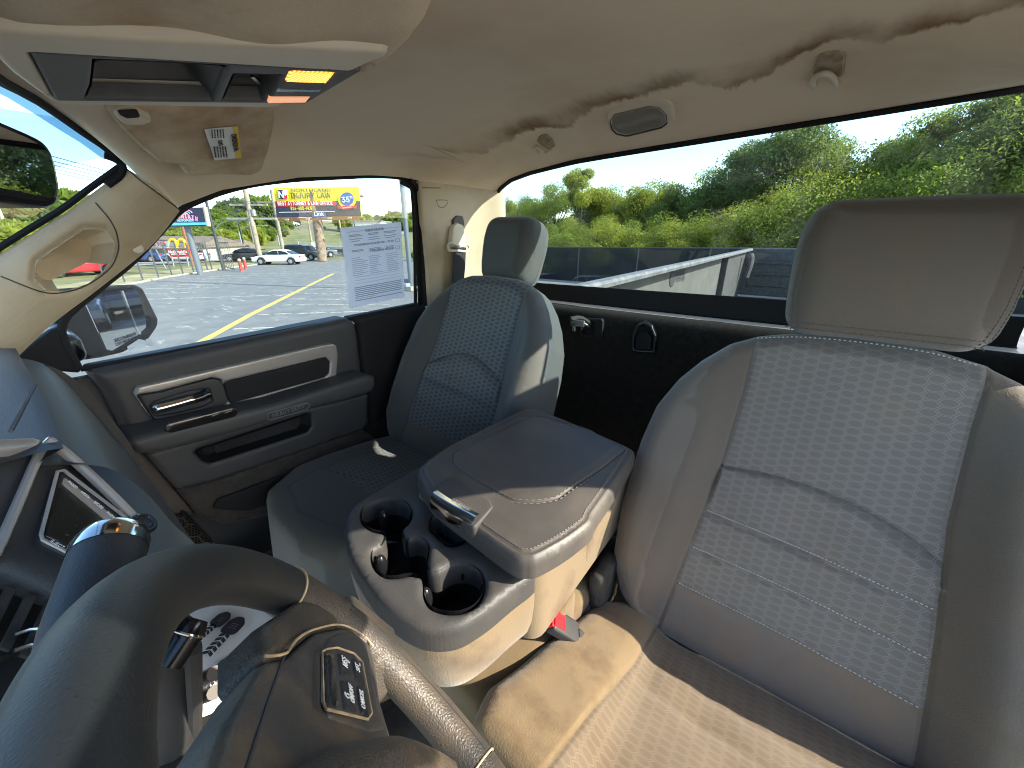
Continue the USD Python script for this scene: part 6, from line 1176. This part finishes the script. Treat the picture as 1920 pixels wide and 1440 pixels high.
bark = mat('tree_bark', (.11, .085, .065), .95, (.06, .05, .04), 6, (.4, .6), bscale=25, bstr=.6)
def tree(nm, lb, loc, height, wd, n, leaf, mt, seed, ct='tree', clumps=26, trunk=.25, airy=0.0, group=None, rz=0.0):
    r_ = np.random.default_rng(seed); t = thing(nm, lb, ct, loc, cab=False, group=group, rz=rz); th_ = height
    C = []
    for i in range(clumps):
        z = r_.uniform(trunk, 1.0)**.9; prof = math.sin(math.pi*min(1, (z-trunk*.6)/(1.08-trunk*.6)))**.6; a = r_.uniform(0, 2*math.pi); q = math.sqrt(r_.uniform(.05, 1))
        C.append((wd*.46*prof*q*math.cos(a), wd*.46*prof*q*math.sin(a), z*th_*.95))
    C = np.array(C); R = r_.uniform(.11, .20, clumps)*wd*(1-.2*airy)
    k = r_.integers(0, clumps, n); d = r_.normal(size=(n, 3)); d /= np.linalg.norm(d, axis=1, keepdims=True); rad = R[k]*r_.uniform(.35, 1.12, n)**.6
    P = C[k]+d*rad[:, None]*[1, 1, .8]; P[:, 2] = np.maximum(P[:, 2], .1); kz = height/np.quantile(P[:, 2], .998); P[:, 2] *= kz; C[:, 2] *= kz
    nn = d*.6+r_.normal(size=(n, 3))*.7+[0, 0, .35]; nn /= np.linalg.norm(nn, axis=1, keepdims=True); u = np.cross(nn, r_.normal(size=(n, 3))); u /= np.linalg.norm(u, axis=1, keepdims=True); w = np.cross(nn, u)
    s = leaf*r_.uniform(.6, 1.3, n)[:, None]; V = np.stack([P-u*s, P+w*s*.45-nn*s*.12, P+u*s, P-w*s*.45-nn*s*.12], 1).reshape(-1, 3); i4 = np.arange(n)*4
    F = np.vstack([np.stack([i4, i4+1, i4+2], 1), np.stack([i4, i4+2, i4+3], 1)])
    obj('crown', trimesh.Trimesh(V, F, process=False), mt, t, cab=False, smooth=False)
    br = [tube([(0, 0, -.8), (r_.normal()*.1, r_.normal()*.1, th_*.35), (r_.normal()*.2, r_.normal()*.2, th_*.8)], [wd*.028, wd*.022, wd*.006], 8)]
    for i in range(0, clumps, 2): z0 = min(C[i, 2]*.75, th_*.6); br.append(tube([(0, 0, z0*.8), C[i]*[.5, .5, 0]+[0, 0, z0*.95], C[i]], [wd*.012, wd*.008, wd*.003], 5))
    obj('trunk', cat_(*br), bark, t, cab=False); return t
# prototypes stand where the photograph shows them; the others are copies
def tpos(u, vt, dist): b = spot(u, dist); return b, topz(b, vt)-b[2]
ROW = [  # u, top v, distance, kind, width factor: behind the screened fence, left to right
 (935, 372, 52, 1, 1.0), (965, 378, 50, 0, 1.0), (1003, 366, 46, 1, 1.0), (1040, 345, 30, 0, .95), (1085, 318, 27, 2, .75), (1135, 350, 29, 0, 1.0), (1185, 352, 27, 2, .95), (1235, 344, 28, 0, 1.0), (1290, 340, 26, 1, .95), (1335, 318, 27, 0, .8), (1385, 262, 25, 1, .7), (1462, 222, 25, 1, .85), (1515, 262, 28, 0, .65), (1590, 292, 24, 2, .8), (1640, 262, 24, 0, .7), (1690, 205, 22, 0, .75), (1770, 176, 22, 1, .75), (1850, 160, 21, 0, .8), (1930, 140, 21, 1, .9), (2030, 130, 20, 0, .9)]
FRONT = [(950, 425, 33, 2), (1010, 432, 24, 2), (1065, 415, 21, 0), (1120, 408, 21.5, 2), (1172, 425, 20, 2), (1225, 405, 21, 0), (1275, 415, 20, 2), (1330, 400, 20.5, 0), (1385, 385, 20, 2), (1440, 352, 20, 2), (1495, 342, 19.5, 0), (1550, 338, 19, 2), (1615, 330, 19, 2), (1690, 310, 18.5, 0), (1780, 280, 18.5, 2), (1880, 270, 18, 0), (1970, 260, 18, 2)]
ordn = ['leftmost', 'second from left', 'third from left', 'fourth from left', 'fifth from left', 'sixth from left', 'seventh from left', 'eighth from left', 'ninth from left', 'tenth from left']
ordr = ['rightmost', 'second from right', 'third from right', 'fourth from right', 'fifth from right', 'sixth from right', 'seventh from right', 'eighth from right', 'ninth from right', 'tenth from right']
wds = ['mid green', 'dark green', 'yellow green']
protos = {}
def plant(key, make, b, hgt, pw, lb, group):
    if key not in protos: protos[key] = (make(b, hgt, lb, group), hgt); return
    src, h0 = protos[key]; copy(src, b, lb, rz=rng.uniform(0, 6.28), group=group, scale=hgt/h0)
order = lambda i, n: ordn[i] if i < n/2 and i < 10 else ordr[n-1-i]
for i, (u, vt, ds_, kd, wf) in enumerate(ROW):
    b, hgt = tpos(u, vt, ds_); hgt *= 1.0
    lb = f'{wds[kd]} {"tall slim" if wf < .8 else "broad"} tree in back row behind screen fence, {order(i, len(ROW))}'
    key = ('r', kd, wf < .8, hgt > 9)
    plant(key, lambda b, h_, l, g, kd=kd, wf=wf: tree('leafy_tree', l, b, h_, h_*(.62 if wf < .8 else .95), 34000, .10, lv[kd], 11+kd+5*(wf < .8), clumps=38 if wf < .8 else 44, trunk=.10, group=g), b, hgt, wf, lb, 'back row of trees behind the screen fence')
for i, (u, vt, ds_, kd) in enumerate(FRONT):
    b, hgt = tpos(u, vt, ds_); lb = f'{wds[kd]} bush in the front thicket over the screen fence, {order(i, len(FRONT))}'
    plant(('f', kd, hgt > 5), lambda b, h_, l, g, kd=kd: tree('thicket_bush', l, b, h_, h_*1.25, 32000, .062, lv[kd], 31+kd, ct='bush', clumps=34, trunk=.02, group=g), b, hgt, 1, lb, 'thicket bushes behind the screen fence')
HILL = [(300, 425, 60, 0), (335, 418, 62, 2), (372, 412, 60, 0), (405, 405, 62, 0), (412, 398, 64, 0), (432, 388, 66, 1), (452, 374, 70, 1), (484, 370, 74, 1), (500, 376, 72, 0), (514, 384, 76, 1), (538, 404, 80, 0), (418, 432, 50, 2), (442, 440, 46, 2), (395, 440, 48, 0), (470, 425, 54, 2), (500, 425, 60, 0), (560, 412, 88, 1), (600, 415, 96, 1), (635, 408, 100, 0), (660, 396, 80, 2), (690, 405, 86, 0), (715, 404, 90, 1), (742, 400, 92, 0), (765, 402, 90, 0), (345, 432, 48, 2), (278, 438, 52, 0), (610, 425, 84, 0), (578, 420, 110, 1), (780, 470, 30, 2), (360, 440, 45, 0), (388, 425, 52, 0), (430, 415, 58, 0), (470, 405, 62, 0), (515, 408, 66, 1), (535, 425, 70, 2), (495, 440, 58, 2), (455, 450, 47, 0), (548, 400, 90, 1), (650, 418, 95, 1)]
cnt = {}
HILL.sort()
for i, (u, vt, ds_, kd) in enumerate(HILL):
    b, hgt = tpos(u, vt, ds_); where = ('on hillside left of transformer pole' if u < 490 else 'on far hill behind billboard post' if u < 650 else 'on skyline right of billboard')
    c_ = cnt[(kd, where)] = cnt.get((kd, where), -1)+1; lb = f'{wds[kd]} tree {where}, {ORD[c_]} such from left'
    plant(('h', kd), lambda b, h_, l, g, kd=kd: tree('hillside_tree', l, b, h_, h_*1.35, 13000, .34, lv[kd], 51+kd, clumps=36, trunk=.06, group=g), b, hgt, 1, lb, f'{wds[kd]} trees {where}')
LEFT = [(-60, 352, 36, 0), (-5, 360, 34, 1), (35, 372, 36, 0), (75, 380, 38, 2), (118, 368, 42, 0), (15, 420, 28, 2), (60, 430, 28, 0), (160, 395, 44, 0), (210, 410, 50, 1)]
LEFT.sort()
for i, (u, vt, ds_, kd) in enumerate(LEFT):
    b, hgt = tpos(u, vt, ds_); c_ = cnt[(kd, 'w')] = cnt.get((kd, 'w'), -1)+1; lb = f'{wds[kd]} tree beyond windshield corner, {ORD[c_]} such from left'
    plant(('h', kd), None, b, hgt, 1, lb, f'{wds[kd]} trees beyond the windshield corner')
